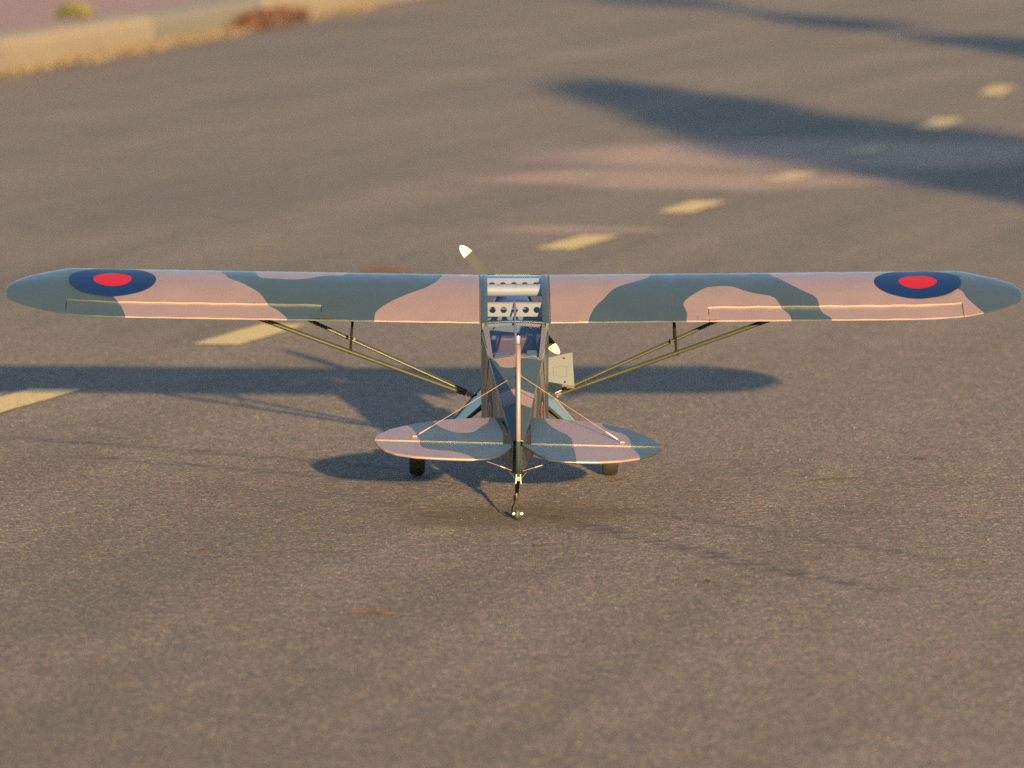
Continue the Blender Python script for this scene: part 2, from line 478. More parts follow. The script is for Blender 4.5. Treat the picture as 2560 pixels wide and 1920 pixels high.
KA = Vector((-3.62, 47.2, 0)); KB = Vector((-1.13, 67.5, 0)); KD = (KB - KA).normalized()
def kl(y): return KA.x + (y - KA.y) * KD.x / KD.y          # left kerb x at distance y
def kr(y): return 3.75 + 0.104 * y                         # right kerb x
gp = sheet('ground', [(-600, -600), (600, -600), (600, 900), (-600, 900)], -0.02, M['verge']); tag(gp, kind='structure')
ys = [-60, 0, 30, 60, 100, 200]
def make_road():
    # real aggregate relief where the camera is near, one sheet reaching on beyond
    yd = np.arange(11.9, 25.0, 0.0085); xd = np.arange(-2.0, 2.0, 0.0068)
    yy = np.concatenate([[-60, -20, 0, 8], yd, [25.5, 28, 33, 40, 50, 60, 80, 110, 200]]); nx = len(xd); ny = len(yy)
    rg = np.random.default_rng(5)
    def blur(a, k):
        for _ in range(k): a = (a + np.roll(a, 1, 0) + np.roll(a, -1, 0)) / 3; a = (a + np.roll(a, 1, 1) + np.roll(a, -1, 1)) / 3
        return a
    w0 = rg.normal(0, 1, (len(yd), nx)); h = 0.55 * w0 + 1.6 * blur(w0, 1)
    h = h / h.std() + 1.3 * blur(rg.normal(0, 1, (len(yd), nx)), 7) / 0.06 * 0.12
    h = np.clip(h, -2.2, 2.4) * 0.00055
    fy = np.clip(np.minimum(yd - yd[0], yd[-1] - yd) / np.array([0.3]), 0, 1) * np.clip((25.0 - yd) / 3.0, 0, 1)
    fx = np.clip((2.0 - np.abs(xd)) / 0.15, 0, 1)
    h = h * fy[:, None] * fx[None, :] - 0.0012
    Z = np.full((ny, nx + 4), -0.0012); X = np.zeros((ny, nx + 4))
    Z[4:4 + len(yd), 2:-2] = h
    X[:, 2:-2] = xd[None, :]
    X[4:4 + len(yd), 2:-2] += rg.normal(0, 0.0012, (len(yd), nx)) * fx[None, :]
    X[:, 0] = [kl(q) for q in yy]; X[:, 1] = X[:, 0] * .4 - 2.0 * .6; X[:, -1] = [kr(q) for q in yy]; X[:, -2] = X[:, -1] * .4 + 2.0 * .6
    far = yy > 30
    for i in np.where(far)[0]: X[i] = np.linspace(X[i, 0], X[i, -1], nx + 4)
    Y = np.repeat(yy[:, None], nx + 4, 1)
    co = np.stack([X, Y, Z], 2).reshape(-1, 3).astype(np.float32)
    W = nx + 4
    idx = (np.arange(ny - 1)[:, None] * W + np.arange(W - 1)[None, :]).reshape(-1)
    q = np.stack([idx, idx + 1, idx + 1 + W, idx + W], 1).astype(np.int32)
    me = bpy.data.meshes.new('road')
    me.vertices.add(len(co)); me.vertices.foreach_set('co', co.ravel())
    me.loops.add(q.size); me.loops.foreach_set('vertex_index', q.ravel())
    me.polygons.add(len(q)); me.polygons.foreach_set('loop_start', np.arange(0, q.size, 4, dtype=np.int32))
    me.polygons.foreach_set('use_smooth', np.ones(len(q), bool))
    me.update(calc_edges=True)
    me.materials.append(M['asphalt'])
    return link('road', me)
road = make_road(); tag(road, kind='structure')

# centre-line dashes, each a sheet of paint on the road
dash_px = [((125, 975), (-70, 1037)), ((709, 811), (541, 863)), ((1105, 690), (960, 737)), ((1503, 589), (1385, 624)), ((1773, 502), (1686, 533)),
           ((2010, 430), (1940, 456)), ((2205, 364), (2135, 387)), ((2372, 294), (2320, 326)), ((2508, 204), (2476, 249))]
ctr = [(ground(*a) + ground(*b)) / 2 for a, b in dash_px]
dash_dir = (ctr[3] - ctr[1]).normalized()
for i, c in enumerate(ctr):
    d = (ctr[min(i + 1, len(ctr) - 1)] - ctr[max(i - 1, 0)]).normalized()
    nn = Vector((d.y, -d.x, 0))
    hl, hw = (0.475 if i < 7 else 0.72), 0.082
    pts = []
    rr = random.Random(40 + i)
    loop = [(-1, -1), (-1, 1), (1, 1), (1, -1)]
    for k in range(4):
        (u0, v0), (u1, v1) = loop[k], loop[(k + 1) % 4]
        m_ = 14 if u0 != u1 else 5
        for q in range(m_):
            t = q / m_
            jit = rr.uniform(-0.004, 0.004)
            pt = c + d * ((u0 + (u1 - u0) * t) * hl + jit) + nn * ((v0 + (v1 - v0) * t) * hw + rr.uniform(-0.003, 0.003))
            pts.append((pt.x, pt.y))
    o = sheet('road_marking', pts, 0.0025, M['yellow'], road)

# ------------------------------------------------------------------ pavement and kerb on the far left
pave = sheet('pavement', [(kl(y) - 0.24, y) for y in (-30, 20, 60, 110)] + [(kl(y) - 9, y) for y in (110, 60, 20, -30)], 0.235, M['pinksoil']); tag(pave, kind='structure')
def kerb_mat(name, c):
    m, nt, p = new_mat(name); co = objco(nt)
    f = noise(nt, co, 6.0, 6.0, 0.65)
    cc = mixc(nt, f, tuple(x * 0.75 for x in c), tuple(x * 1.2 for x in c))
    cc = mixc(nt, smooth(nt, noise(nt, co, 2.0, 5.0, 0.7), 0.55, 0.7, 0, 0.4), cc, (0.22, 0.16, 0.1))
    lk(nt, cc, p.inputs['Base Color']); p.inputs['Roughness'].default_value = 0.85
    bump(nt, noise(nt, co, 45.0, 4.0), 0.4, 0.006, p)
    return m
KM = [kerb_mat('kerb_concrete', (0.22, 0.18, 0.145)), kerb_mat('kerb_concrete_pale', (0.24, 0.195, 0.155)), kerb_mat('kerb_concrete_grey', (0.165, 0.15, 0.138))]
kerb = bpy.data.objects.new('kerb', None); col.objects.link(kerb); kerb.location = KA
tag(kerb, kind='structure')
kn = Vector((-KD.y, KD.x, 0))
stone_me = {}
def kerb_stone(y0, ln, mi, back):
    a = KA + KD * y0
    w = 0.24
    prof = [(0.0, -0.06), (0.0, 0.17), (0.03, 0.238), (0.06, 0.25), (w, 0.25), (w, -0.06)]
    vs, fs = [], []
    n = len(prof)
    for t in (0.004, ln - 0.004):
        for (d, z) in prof:
            p = KD * (y0 + t) + kn * (d + back)
            vs.append((p.x, p.y, z))
    fs = [tuple(range(n)), tuple(range(n, 2 * n))[::-1]] + [(i, n + i, n + (i + 1) % n, (i + 1) % n) for i in range(n)]
    return mesh('kerb_stone', vs, fs, KM[mi], kerb, frame=False)
rk = random.Random(3)
t = -69.2
while t < 45:
    ln = 2.9
    mi = 2 if 4.5 < t < 11 else rk.choice([0, 0, 1])
    kerb_stone(t, ln, mi, rk.uniform(-0.003, 0.003))
    t += ln
rkerb = bpy.data.objects.new('kerb', None); col.objects.link(rkerb); rkerb.location = (kr(10), 10, 0); tag(rkerb, kind='structure')
dr = Vector((0.104, 1, 0)).normalized(); nr = Vector((dr.y, -dr.x, 0))
for k in range(-12, 40):
    vs = []
    prof = [(0.0, -0.06), (0.0, 0.10), (0.03, 0.125), (0.18, 0.125), (0.18, -0.06)]
    for tt in (k + 0.008, k + 0.992):
        for d, z in prof:
            p = dr * tt + nr * d; vs.append((p.x, p.y, z))
    n = 5
    mesh('kerb_stone', vs, [tuple(range(n)), tuple(range(n, 2 * n))[::-1]] + [(i, n + i, n + (i + 1) % n, (i + 1) % n) for i in range(n)], KM[rk.choice([0, 1, 2])], rkerb, frame=False)
rv = sheet('verge', [(kr(y) + 0.18, y) for y in (-60, 30, 110)] + [(kr(y) + 14, y) for y in (110, 30, -60)], 0.1, M['verge']); tag(rv, kind='structure')

# blades and leaves ------------------------------------------------------------
def blades(name, n, place, h, w, mat, seed, lean=0.5, parent=None):
    rr = random.Random(seed); vs, fs = [], []
    for i in range(n):
        b = place(rr); hh = h * rr.uniform(0.5, 1.25); a = rr.uniform(0, 2 * math.pi); la = rr.uniform(0, 2 * math.pi); le = rr.uniform(0, lean) * hh
        dx, dy = math.cos(a) * w / 2, math.sin(a) * w / 2
        ex, ey = math.cos(la) * le, math.sin(la) * le
        k = len(vs)
        vs += [(b[0] - dx, b[1] - dy, b[2]), (b[0] + dx, b[1] + dy, b[2]), (b[0] + dx * .7 + ex * .4, b[1] + dy * .7 + ey * .4, b[2] + hh * .6),
               (b[0] - dx * .7 + ex * .4, b[1] - dy * .7 + ey * .4, b[2] + hh * .6), (b[0] + ex, b[1] + ey, b[2] + hh)]
        fs += [(k, k + 1, k + 2, k + 3), (k + 3, k + 2, k + 4)]
    return mesh(name, vs, fs, mat, parent, frame=False, recalc=False)
M['drygrass'] = leaf_mat('dry_grass', (0.07, 0.05, 0.035), (0.12, 0.09, 0.066))
M['rustleaf'] = leaf_mat('rusty_leaves', (0.03, 0.012, 0.009), (0.065, 0.026, 0.015))
M['weed'] = leaf_mat('green_weed', (0.05, 0.055, 0.02), (0.1, 0.095, 0.035))
M['treeleaf'] = leaf_mat('tree_leaves', (0.035, 0.06, 0.018), (0.09, 0.12, 0.035))
def along(t0, t1, d0, d1, z=0.0):
    def f(rr):
        p = KA + KD * rr.uniform(t0, t1) - kn * rr.uniform(d0, d1)
        return (p.x, p.y, z)
    return f
g = blades('dry_grass', 3600, lambda rr: along(-10, 18, 0.0, 0.18)(rr) if rr.random() < 0.55 else along(2.5, 9.5, -0.0, 0.2)(rr), 0.055, 0.012, 'drygrass', 5, 0.9)
tag(g, 'dry yellow grass and litter along the foot of the pale kerb', 'grass', kind='stuff')

def plant(name, label, cat, base, n, rx, ry, h, mat, seed, w=0.03):
    e = bpy.data.objects.new(name, None); col.objects.link(e); e.location = base; tag(e, label, cat)
    rr = random.Random(seed); vs, fs = [], []
    for i in range(n):
        a = rr.uniform(0, 6.283); q = math.sqrt(rr.random()); z = rr.random() ** 0.8 * h * (1 - 0.5 * q * q)
        p = Vector((math.cos(a) * rx * q, math.sin(a) * ry * q, z))
        d = Vector((rr.gauss(0, 1), rr.gauss(0, 1), rr.gauss(0.5, 0.8))).normalized(); s_ = d.cross(Vector((rr.gauss(0, 1), rr.gauss(0, 1), rr.gauss(0, 1)))).normalized()
        L_ = w * rr.uniform(1.2, 2.6); k = len(vs)
        vs += [p - s_ * w * .3, p + d * L_ * .5 - s_ * w * .5, p + d * L_, p + d * L_ * .5 + s_ * w * .5]
        fs += [(k, k + 1, k + 2, k + 3)]
    mesh('foliage', vs, fs, mat, e, frame=False, recalc=False)
    mb = MB()
    for i in range(9):
        a = rr.uniform(0, 6.283); q = rr.uniform(.2, .9)
        mb.tube([(0.1 * math.cos(a) * rx, 0.1 * math.sin(a) * ry, -0.01), (math.cos(a) * rx * q, math.sin(a) * ry * q, h * rr.uniform(.5, .9))], [0.006, 0.002], 5)
    mb.build('stems', 'twig', e, frame=False)
    return e
sp_ = KA + KD * 11.6 - kn * 0.10
sh = plant('dry_shrub', 'long rusty red-brown mat of dead weeds at the foot of the kerb', 'plant', (sp_.x, sp_.y, 0), 2000, 0.10, 2.0, 0.14, 'rustleaf', 8)
sh.rotation_euler = (0, 0, math.atan2(-KD.x, KD.y))
gw = ground(186, 45, 0.235)
plant('green_weed', 'low green weed clump growing on the pink earth behind the kerb', 'plant', (gw.x, gw.y, 0.235), 420, 0.13, 0.3, 0.1, 'weed', 9)
ow = ground(372, 108)
plant('dry_shrub', 'small orange dry weed tuft at the foot of the kerb', 'plant', (ow.x, ow.y, 0), 130, 0.05, 0.12, 0.1, M['drygrass'], 12, 0.02)

# ------------------------------------------------------------------ trees beside the road (their shadows lie across it)
def tree(label, base, height, clumps, nleaf, seed):
    e = bpy.data.objects.new('roadside_tree', None); col.objects.link(e); e.location = base
    tag(e, label, 'tree', 'trees beside the road')
    rr = random.Random(seed)
    top = max(c[2] for c in clumps)
    mb = MB()
    trunk = [(0, 0, -0.05), (0.03, 0.02, height * .2), (-0.02, 0.04, height * .45), (clumps[-1][0] * .5, clumps[-1][1] * .5, height * .7), (clumps[-1][0], clumps[-1][1], top)]
    mb.tube(trunk, [0.10, 0.08, 0.065, 0.045, 0.012], 10)
    for (cx, cy, cz, r, hz) in clumps:
        for k in range(4):
            a = rr.uniform(0, 6.283)
            mb.tube([(0, 0.02, max(height * .32, cz - r - 0.3)), (cx * .5 + math.cos(a) * r * .35, cy * .5 + math.sin(a) * r * .35, cz - hz * .3), (cx + math.cos(a) * r * .8, cy + math.sin(a) * r * .8, cz + rr.uniform(-.2, .3) * hz)], [0.03, 0.018, 0.006], 6)
    mb.build('trunk', 'bark', e, frame=False)
    vs, fs = [], []
    tot = sum(c[3] ** 2 * c[4] for c in clumps)
    for (cx, cy, cz, r, hz) in clumps:
        subs = []
        for k in range(max(7, int(26 * r))):
            d = Vector((rr.gauss(0, 1), rr.gauss(0, 1), rr.gauss(0, 1))).normalized() * rr.uniform(.25, .85)
            subs.append(Vector((cx + d.x * r, cy + d.y * r, cz + d.z * hz)))
        for i in range(int(nleaf * r * r * hz / tot)):
            c = rr.choice(subs)
            d = Vector((rr.gauss(0, 1), rr.gauss(0, 1), rr.gauss(0, 1))) * 0.19
            p = c + Vector((d.x * r, d.y * r, d.z * hz))
            n1 = Vector((rr.gauss(0, 1), rr.gauss(0, 1), rr.gauss(0, 1))).normalized(); n2 = n1.cross(Vector((rr.gauss(0, 1), rr.gauss(0, 1), rr.gauss(0, 1)))).normalized()
            L_ = rr.uniform(.06, .12); w = L_ * .42; k = len(vs)
            vs += [p, p + n1 * L_ * .5 - n2 * w, p + n1 * L_, p + n1 * L_ * .5 + n2 * w]
            fs.append((k, k + 1, k + 2, k + 3))
    mesh('crown', vs, fs, 'treeleaf', e, frame=False, recalc=False)
tree('leafy roadside tree with an egg-shaped dense crown', (6.26, 10.2, 0.1), 5.3,
     [(0, 0, 3.15, .85, .5), (-.05, 0, 3.7, 1.02, .6), (-.18, 0, 4.2, .74, .5), (-.16, 0, 4.75, .62, .48), (-.12, 0, 5.0, .40, .36)], 42000, 21)
tree('slender roadside tree with leaves in separate tiers', (8.5, 24.0, 0.1), 6.4,
     [(0.15, 0, 4.3, .7, .42), (0, 0, 5.3, .55, .34), (-.35, 0, 6.35, .65, .3)], 17000, 22)

# ------------------------------------------------------------------ the model airplane
root = bpy.data.objects.new('model_airplane', None); col.objects.link(root)
root.matrix_world = MROOT
tag(root, 'high-wing model airplane in pink and grey-green camouflage standing on its tail wheel', 'model airplane')

# wing -------------------------------------------------------------------------
CH = 0.40
_wy, _wz = 17.66 - HINGE_Y, 0.4395 - HINGE_Z
WL = _wy * math.cos(TH) + _wz * math.sin(TH)
WH = -_wy * math.sin(TH) + _wz * math.cos(TH)
INC = math.radians(0.4)
SLOPE = {-1: 0.0177, 1: 0.0090}
XR = 0.0945                                  # wing root
UPU = [0, .0125, .025, .05, .1, .2, .3, .4, .5, .6, .7, .8, .9, 1.0]
UPN = [.035, .0545, .065, .079, .096, .1136, .117, .114, .105, .0915, .0735, .0540, .0330, .0110]
LOU = [0, .0125, .025, .05, .1, .2, .3, 1.0]
LON = [.035, .0193, .0147, .0093, .0042, .0003, 0, 0]
_uu = np.linspace(0, 1, 401)
def spline(xs, ysv, q):
    return np.interp(q, xs, ysv)
_UP = np.interp(np.sqrt(_uu), np.sqrt(UPU), UPN)
for _ in range(60):
    _s = _UP.copy(); _s[20:-6] = (_UP[19:-7] + _UP[20:-6] * 2 + _UP[21:-5]) / 4; _UP = _s
def n_up(u): return float(np.interp(u, _uu, _UP))
def n_lo(u): return float(np.interp(math.sqrt(u), np.sqrt(LOU), LON))
TX = [0, 1.05, 1.12, 1.19, 1.20, 1.25, 1.30, 1.335, 1.352, 1.359, 1.3605]
TLE = [.40, .40, .40, .40, .399, .385, .360, .325, .285, .245, .228]
TTE = [0, 0, .006, .024, .028, .062, .108, .152, .187, .212, .224]
TTH = [1, 1, 1, 1, .965, .76, .58, .42, .30, .17, .06]
def wing_pt(side, x, s, n):
    ax = abs(x)
    return Vector((x, WL + s * math.cos(INC) - n * math.sin(INC), WH + s * math.sin(INC) + n * math.cos(INC) + SLOPE[side] * (ax - 0.09)))
def sect(ax, u, upper):
    le = float(np.interp(ax, TX, TLE)); te = float(np.interp(ax, TX, TTE)); th = float(np.interp(ax, TX, TTH))
    s = te + (1 - u) * (le - te)
    n = (n_up(u) if upper else n_lo(u)) * CH * th
    if upper and ax < 1.19 and 0.08 < u:
        n -= 0.0012 * math.sin(math.pi * (ax - XR) / 0.0925) ** 2 * min(1, (u - 0.08) / 0.1)   # film sagging between ribs
    return s, n
def px_wing(px, py):
    """photo pixel -> (x, s) on the upper wing surface"""
    side = -1 if px < 1286 else 1
    x = (px - 1286) / FPX * 17.85
    for _ in range(3):
        lo, hi = -0.02, 0.374
        f = lambda s: projf(wing_pt(side, x, s, n_up(min(1, max(0, 1 - s / CH))) * CH))
        if f(hi)[1] > py - 0.6: return x, 0.46
        for _k in range(30):
            md = (lo + hi) / 2
            if f(md)[1] > py: lo = md
            else: hi = md
        q = f(lo); x += (px - q[0]) / FPX * 17.85
    return x, (lo if lo > -0.015 else -0.05)
def wing_polys():
    L = []
    # (boundary points, closing points) of the pink areas, photo pixels
    L.append(([(719, 800), (713.7, 790.6), (692, 772), (672, 761.4), (661.4, 747.6), (649, 732), (633.8, 721.5), (606, 707.6), (581.5, 698.4), (569, 692), (562, 684), (555.5, 680.5), (544, 676.5)], 0,
              [(282, 738), (293.7, 751), (302, 761.5), (311, 782), (313, 790)], (192, 669)))
    L.append(([(632, 678), (643, 686), (661.4, 694.7), (698, 696), (744.4, 697.8), (775, 695.3), (800, 690), (827.4, 687.6), (861, 686.7), (889, 682)], 1, None, None))
    L.append(([(1119.5, 685), (1101, 694.7), (1070, 715), (1027, 732), (984, 749), (953.5, 767.6), (939.6, 780), (936.6, 790.6), (935.6, 801)], 2, None, None))
    L.append(([(1641, 685), (1623.6, 690.6), (1594.6, 700.8), (1542.5, 718), (1525, 729.7), (1507.8, 747), (1487.6, 767), (1476, 787.6), (1470, 805)], 2, None, None))
    L.append(([(1712.7, 806), (1717.6, 787.6), (1714.7, 774.5), (1708, 760), (1716, 748.5), (1733.5, 735.5), (1765, 718), (1791, 715.8), (1817.4, 714.7), (1837.7, 717.5), (1881, 732), (1930, 740), (1944.7, 752.8), (1952, 764.4), (1970.8, 782), (1978, 797), (1980, 803)], 3, None, None))
    L.append(([(1915, 682), (1926, 686), (1949, 696.4), (1978, 712), (2012.6, 728), (2035.7, 738.4), (2044.4, 750), (2048.8, 764.4), (2059, 781.8), (2079, 796), (2085, 803)], 4,
              [(2477, 781.8), (2461, 770), (2441, 757), (2415, 738.4), (2409, 728), (2394.5, 719.6)], (2330, 676)))
    out = []
    for bd, kind, other, le in L:
        b = [px_wing(*q) for q in bd]
        b = catmull(b, 6)
        if kind == 0:
            o = catmull([px_wing(*q) for q in other], 6)
            xe = px_wing(*le)[0]
            poly = [(b[0][0], -.1)] + list(b) + [(b[-1][0], .6), (xe, .6), (xe, .40)] + list(o) + [(o[-1][0], -.1)]
        elif kind == 1:
            poly = [(b[0][0], .6)] + list(b) + [(b[-1][0], .6)]
        elif kind == 2:
            sx = math.copysign(0.05, b[0][0])
            poly = [(b[0][0], .6)] + list(b) + [(b[-1][0], -.1), (sx, -.1), (sx, .6)]
        elif kind == 3:
            poly = [(b[0][0], -.1)] + list(b) + [(b[-1][0], -.1)]
        else:
            o = catmull([px_wing(*q) for q in other], 6)
            xe = px_wing(*le)[0]
            poly = [(b[0][0], .6)] + list(b) + [(b[-1][0], -.1), (o[0][0] + 0.05, -.1)] + list(o) + [(xe, .38), (xe, .6)]
        out.append(poly)
    return out
WPOLY = wing_polys()
def camo_wing(xs):
    P = np.array(xs)
    d = np.full(len(P), -1.0)
    for po in WPOLY: d = np.maximum(d, poly_sdf(P, po))
    return d

AIL = {-1: (abs(px_wing(803.8, 775)[0]), abs(px_wing(163.5, 765)[0])), 1: (px_wing(1771, 780)[0], px_wing(2409.6, 775)[0])}
S_H = {-1: (px_wing(800, 761)[1] + px_wing(400, 754)[1]) / 2, 1: (px_wing(1800, 766)[1] + px_wing(2380, 760)[1]) / 2}

def surf_strip(side, xa, xb, u0, u1, first, last, drop=0.0, endcaps=(True, True)):
    """closed loft between span stations; chord from u0 (front) to u1 (rear)"""
    nst = max(2, int((xb - xa) / 0.012) + 1)
    st = list(np.linspace(xa, xb, nst))
    if last: st = sorted(set([round(q, 5) for q in st + [1.195, 1.20, 1.21, 1.22, 1.23, 1.34, 1.345, 1.349, 1.352, 1.3545, 1.357, 1.3585, 1.3597, 1.3605]]))
    nu = 40
    us = [u0 + (u1 - u0) * (1 - math.cos(math.pi / 2 * k / nu)) if u0 < 0.01 else u0 + (u1 - u0) * k / nu for k in range(nu + 1)]
    nl = 16
    ul = [u1 + (u0 - u1) * k / nl for k in range(nl + 1)]
    if u0 < 0.01: ul = ul[:-1]
    vs, att = [], []
    for ax in st:
        for k, u in enumerate(us):
            s, n = sect(ax, u, True)
            fr = max(0.0, 1 - (u - u0) / (u1 - u0)) if drop else 0
            n -= drop * fr
            vs.append(wing_pt(side, side * ax, s, n)); att.append((side * ax, s))
        for u in ul:
            s, n = sect(ax, u, False)
            vs.append(wing_pt(side, side * ax, s, n)); att.append((side * ax, s))
    m = len(us) + len(ul)
    fs, fm = [], []
    for i in range(len(st) - 1):
        for k in range(m):
            k2 = (k + 1) % m
            fs.append((i * m + k, i * m + k2, (i + 1) * m + k2, (i + 1) * m + k))
            fm.append(1 if len(us) <= k < m - (2 if u0 < 0.01 else 1) else 0)
    if endcaps[0]: fs.append(tuple(range(m))); fm.append(0)
    if endcaps[1]: fs.append(tuple((len(st) - 1) * m + k for k in range(m))[::-1]); fm.append(0)
    return vs, fs, fm, att

def ring_decal(name, cx, cs, rings, place, parent, n=72, seg_=0.012):
    """concentric coloured rings laid on a surface; place(a, b) -> point"""
    rs = [0.0]; mid = []
    for r, mi in rings:
        k = max(1, int((r - rs[-1]) / seg_))
        r0 = rs[-1]
        for j in range(k): rs.append(r0 + (r - r0) * (j + 1) / k); mid.append(mi)
    vs = [place(cx, cs)]
    for r in rs[1:]:
        for q in range(n):
            a = 2 * math.pi * q / n
            vs.append(place(cx + r * math.cos(a), cs + r * math.sin(a)))
    fs, fm = [], []
    for q in range(n): fs.append((0, 1 + q, 1 + (q + 1) % n)); fm.append(mid[0])
    for j in range(1, len(rs) - 1):
        for q in range(n):
            a = 1 + (j - 1) * n
            fs.append((a + q, a + n + q, a + n + (q + 1) % n, a + (q + 1) % n)); fm.append(mid[j])
    return vs, fs, fm

for side in (-1, 1):
    xa, xb = AIL[side]; uh = 1 - S_H[side] / CH
    V, F, FM, A = [], [], [], []
    for (a0, a1, u1, last) in ((XR, xa, 1.0, False), (xa, xb, uh, False), (xb, 1.3605, 1.0, True)):
        v, f, fm, at = surf_strip(side, a0, a1, 0.0, u1, False, last)
        b = len(V); V += v; F += [tuple(i + b for i in q) for q in f]; FM += fm; A += at
    w = mesh('wing', V, F, ['camo', 'under'], root, FM, True, camo_wing(A))
    w['label'] = 'left wing panel with small pink patch along its leading edge' if side < 0 else 'right wing panel with rounded pink patch at mid span'
    ss = np.interp
    v, f, fm, at = surf_strip(side, xa + 0.0018, xb - 0.0018, uh + 0.004, 1.0, False, False, drop=0.0034)
    mesh('aileron', v, f, ['camo', 'under'], w, fm, True, camo_wing(at))
    # roundel on the upper surface
    cpx = 281 if side < 0 else 2293
    cx = px_wing(cpx, 700)[0]
    def place(a, s, side=side):
        u = min(1.0, max(0.0, 1 - s / CH)); s2, n = sect(abs(a), u, True)
        return wing_pt(side, a, s, n + 0.0009)
    v, f, fm = ring_decal('roundel', cx, 0.229, [(0.0508, 0), (0.1165, 1)], place, w)
    mesh('roundel', v, f, ['red', 'blue'], w, fm, True)
    # small hinge tape at the inner aileron corner
    hx = side * xa
    mbt = MB()
    pts = [wing_pt(side, hx + dx, 0.004 + ds, n_up(1 - (0.004 + ds) / CH) * CH + 0.0012) for dx, ds in ((-.028, 0), (.028, 0), (.028, .02), (-.028, .02))]
    mbt.slab(pts, (0, 0, 0.0004)); mbt.build('hinge_tape', 'green' if side < 0 else 'pink', w, smooth_=False)

# fuselage ---------------------------------------------------------------------
def fw(L): return min(0.088, 0.013 + 0.114 * max(L, 0)) if L < 1.12 else max(0.066, 0.088 - (L - 1.12) * 0.08)
def fbot(L): return float(np.interp(L, [-0.03, 0.0, 0.60, 1.12, 1.40], [-0.068, -0.074, -0.140, -0.140, -0.088]))
def ftop(L): return float(np.interp(L, [-0.03, 0.0, 0.497, WL], [-0.004, 0.0, 0.092, WH - 0.004]))
WIN0 = 0.497
def side_camo(L, H):
    w = 0.018 * math.sin(H * 40)
    b = [(0.305 + w, 0.035), (0.50 + w, 0.075), (0.86 + 1.3 * w, 0.09)]
    d = max(hw - abs(L - c) for c, hw in b)
    d2 = (H + 0.11) if L > 0.55 else 1
    return min(d, d2)
V, F, AT = [], [], []
def patch(fn, nu, nv, cam_fn):
    b = len(V)
    for i in range(nu + 1):
        for j in range(nv + 1):
            p = fn(i / nu, j / nv); V.append(p); AT.append(cam_fn(p))
    for i in range(nu):
        for j in range(nv):
            F.append((b + i * (nv + 1) + j, b + (i + 1) * (nv + 1) + j, b + (i + 1) * (nv + 1) + j + 1, b + i * (nv + 1) + j + 1))
DECK = []
for pl in ([(1224, 884), (1224, 895), (1237, 900.6), (1244.7, 908), (1250, 916), (1263, 919.6), (1281, 919), (1294, 916), (1302, 899), (1303, 895), (1317, 895), (1335, 896), (1359, 902), (1360, 880), (1294, 870)],
           [(1249, 984), (1292, 969), (1336, 986), (1328, 1020), (1290, 1006), (1259, 1017)]):
    DECK.append([(a, b) for a, b in pl])
def deck_camo(p):
    q = projf(p)
    return max(float(poly_sdf([q], po)[0]) for po in DECK) / 950.0
LSILL = 1.10
for sd_ in (-1, 1):
    # lower side wall from the tail to the firewall; top edge is the longeron, then the window sill
    def wtop(L): return float(np.interp(L, [-.03, 0, WIN0, 0.66, 0.67, LSILL + .02], [-.004, 0, .092, ftop(0.66), 0.03, 0.03]))
    def fn(u, v, s=sd_):
        L = -0.012 + (1.12 + 0.012) * u
        if abs(L - 0.66) < 0.004: L = 0.66
        lo, hi = fbot(L), wtop(L)
        bulge = 0.0
        return Vector((s * (fw(L) + bulge), L, lo + (hi - lo) * v))
    patch(fn, 226, 24, lambda p: side_camo(p.y, p.z))
    # deck halves
    def fd(u, v, s=sd_):
        L = 0.02 + (WIN0 - 0.02) * u
        x = fw(L) * (1 - v)
        rid = 0.0115 * (0.35 + 0.65 * u)
        return Vector((s * x, L, ftop(L) + rid * v))
    patch(fd, 90, 20, deck_camo)
# belly
patch(lambda u, v: Vector(((2 * v - 1) * fw(-0.012 + 1.132 * u), -0.012 + 1.132 * u, fbot(-0.012 + 1.132 * u))), 40, 2, lambda p: -1.0)
# stern post
patch(lambda u, v: Vector(((2 * u - 1) * fw(0), -0.012, fbot(-0.012) + (ftop(-0.012) - fbot(-0.012)) * v)), 2, 2, lambda p: side_camo(p.y, p.z))
fus = mesh('fuselage', V, F, ['camo'], root, None, True, AT)
bm = bmesh.new(); bm.from_mesh(fus.data); bmesh.ops.remove_doubles(bm, verts=bm.verts, dist=1e-5)
bmesh.ops.recalc_face_normals(bm, faces=bm.faces)
bm.to_mesh(fus.data); bm.free()
fus.data.set_sharp_from_angle(angle=math.radians(25))
md = fus.modifiers.new('skin', 'SOLIDIFY'); md.thickness = 0.003; md.offset = -1
# roundels on the sides
for s in (-1, 1):
    v, f, fm = ring_decal('roundel', 0.478, -0.046, [(0.020, 0), (0.0267, 1), (0.0533, 2), (0.060, 3)], lambda a, b, s=s: Vector((s * (fw(a) + 0.0012), a, b)), fus)
    mesh('roundel', v, f, ['red', 'white', 'blue', 'ryellow'], fus, fm, True)
# cabin posts and rails
def post(name, pts, r, mat, parent, flat=1.0):
    return MB().tube(pts, r, 8, flat=flat).build(name, mat, parent)
for s in (-1, 1):
    x = s * 0.0845
    for La in (0.885, 1.085):
        mb = MB().box((x - .004, La - .007, .028), (x + .004, La + .007, WH + 0.004)); bevel(mb.build('cabin_post', 'green', root, False))
    mb = MB().box((x - .004, 0.672, WH - 0.012), (x + .004, 1.10, WH + 0.006)); bevel(mb.build('cabin_rail', 'green', root, False))
    mb = MB().box((s * .0845 - .001, 0.668, .026), (s * .0845 + .001, 1.082, WH - 0.01)); mb.build('side_window', 'glass', root, False)
    # door outline strips, dark gaps
    mb = MB().tube([(s * (fw(.50) + .0008), .502, .09), (s * (fw(.55) + .0008), .56, 0.0), (s * (.0888), .69, -.03)], 0.0011, 6)
    mb.build('panel_seam', 'blackm', fus)

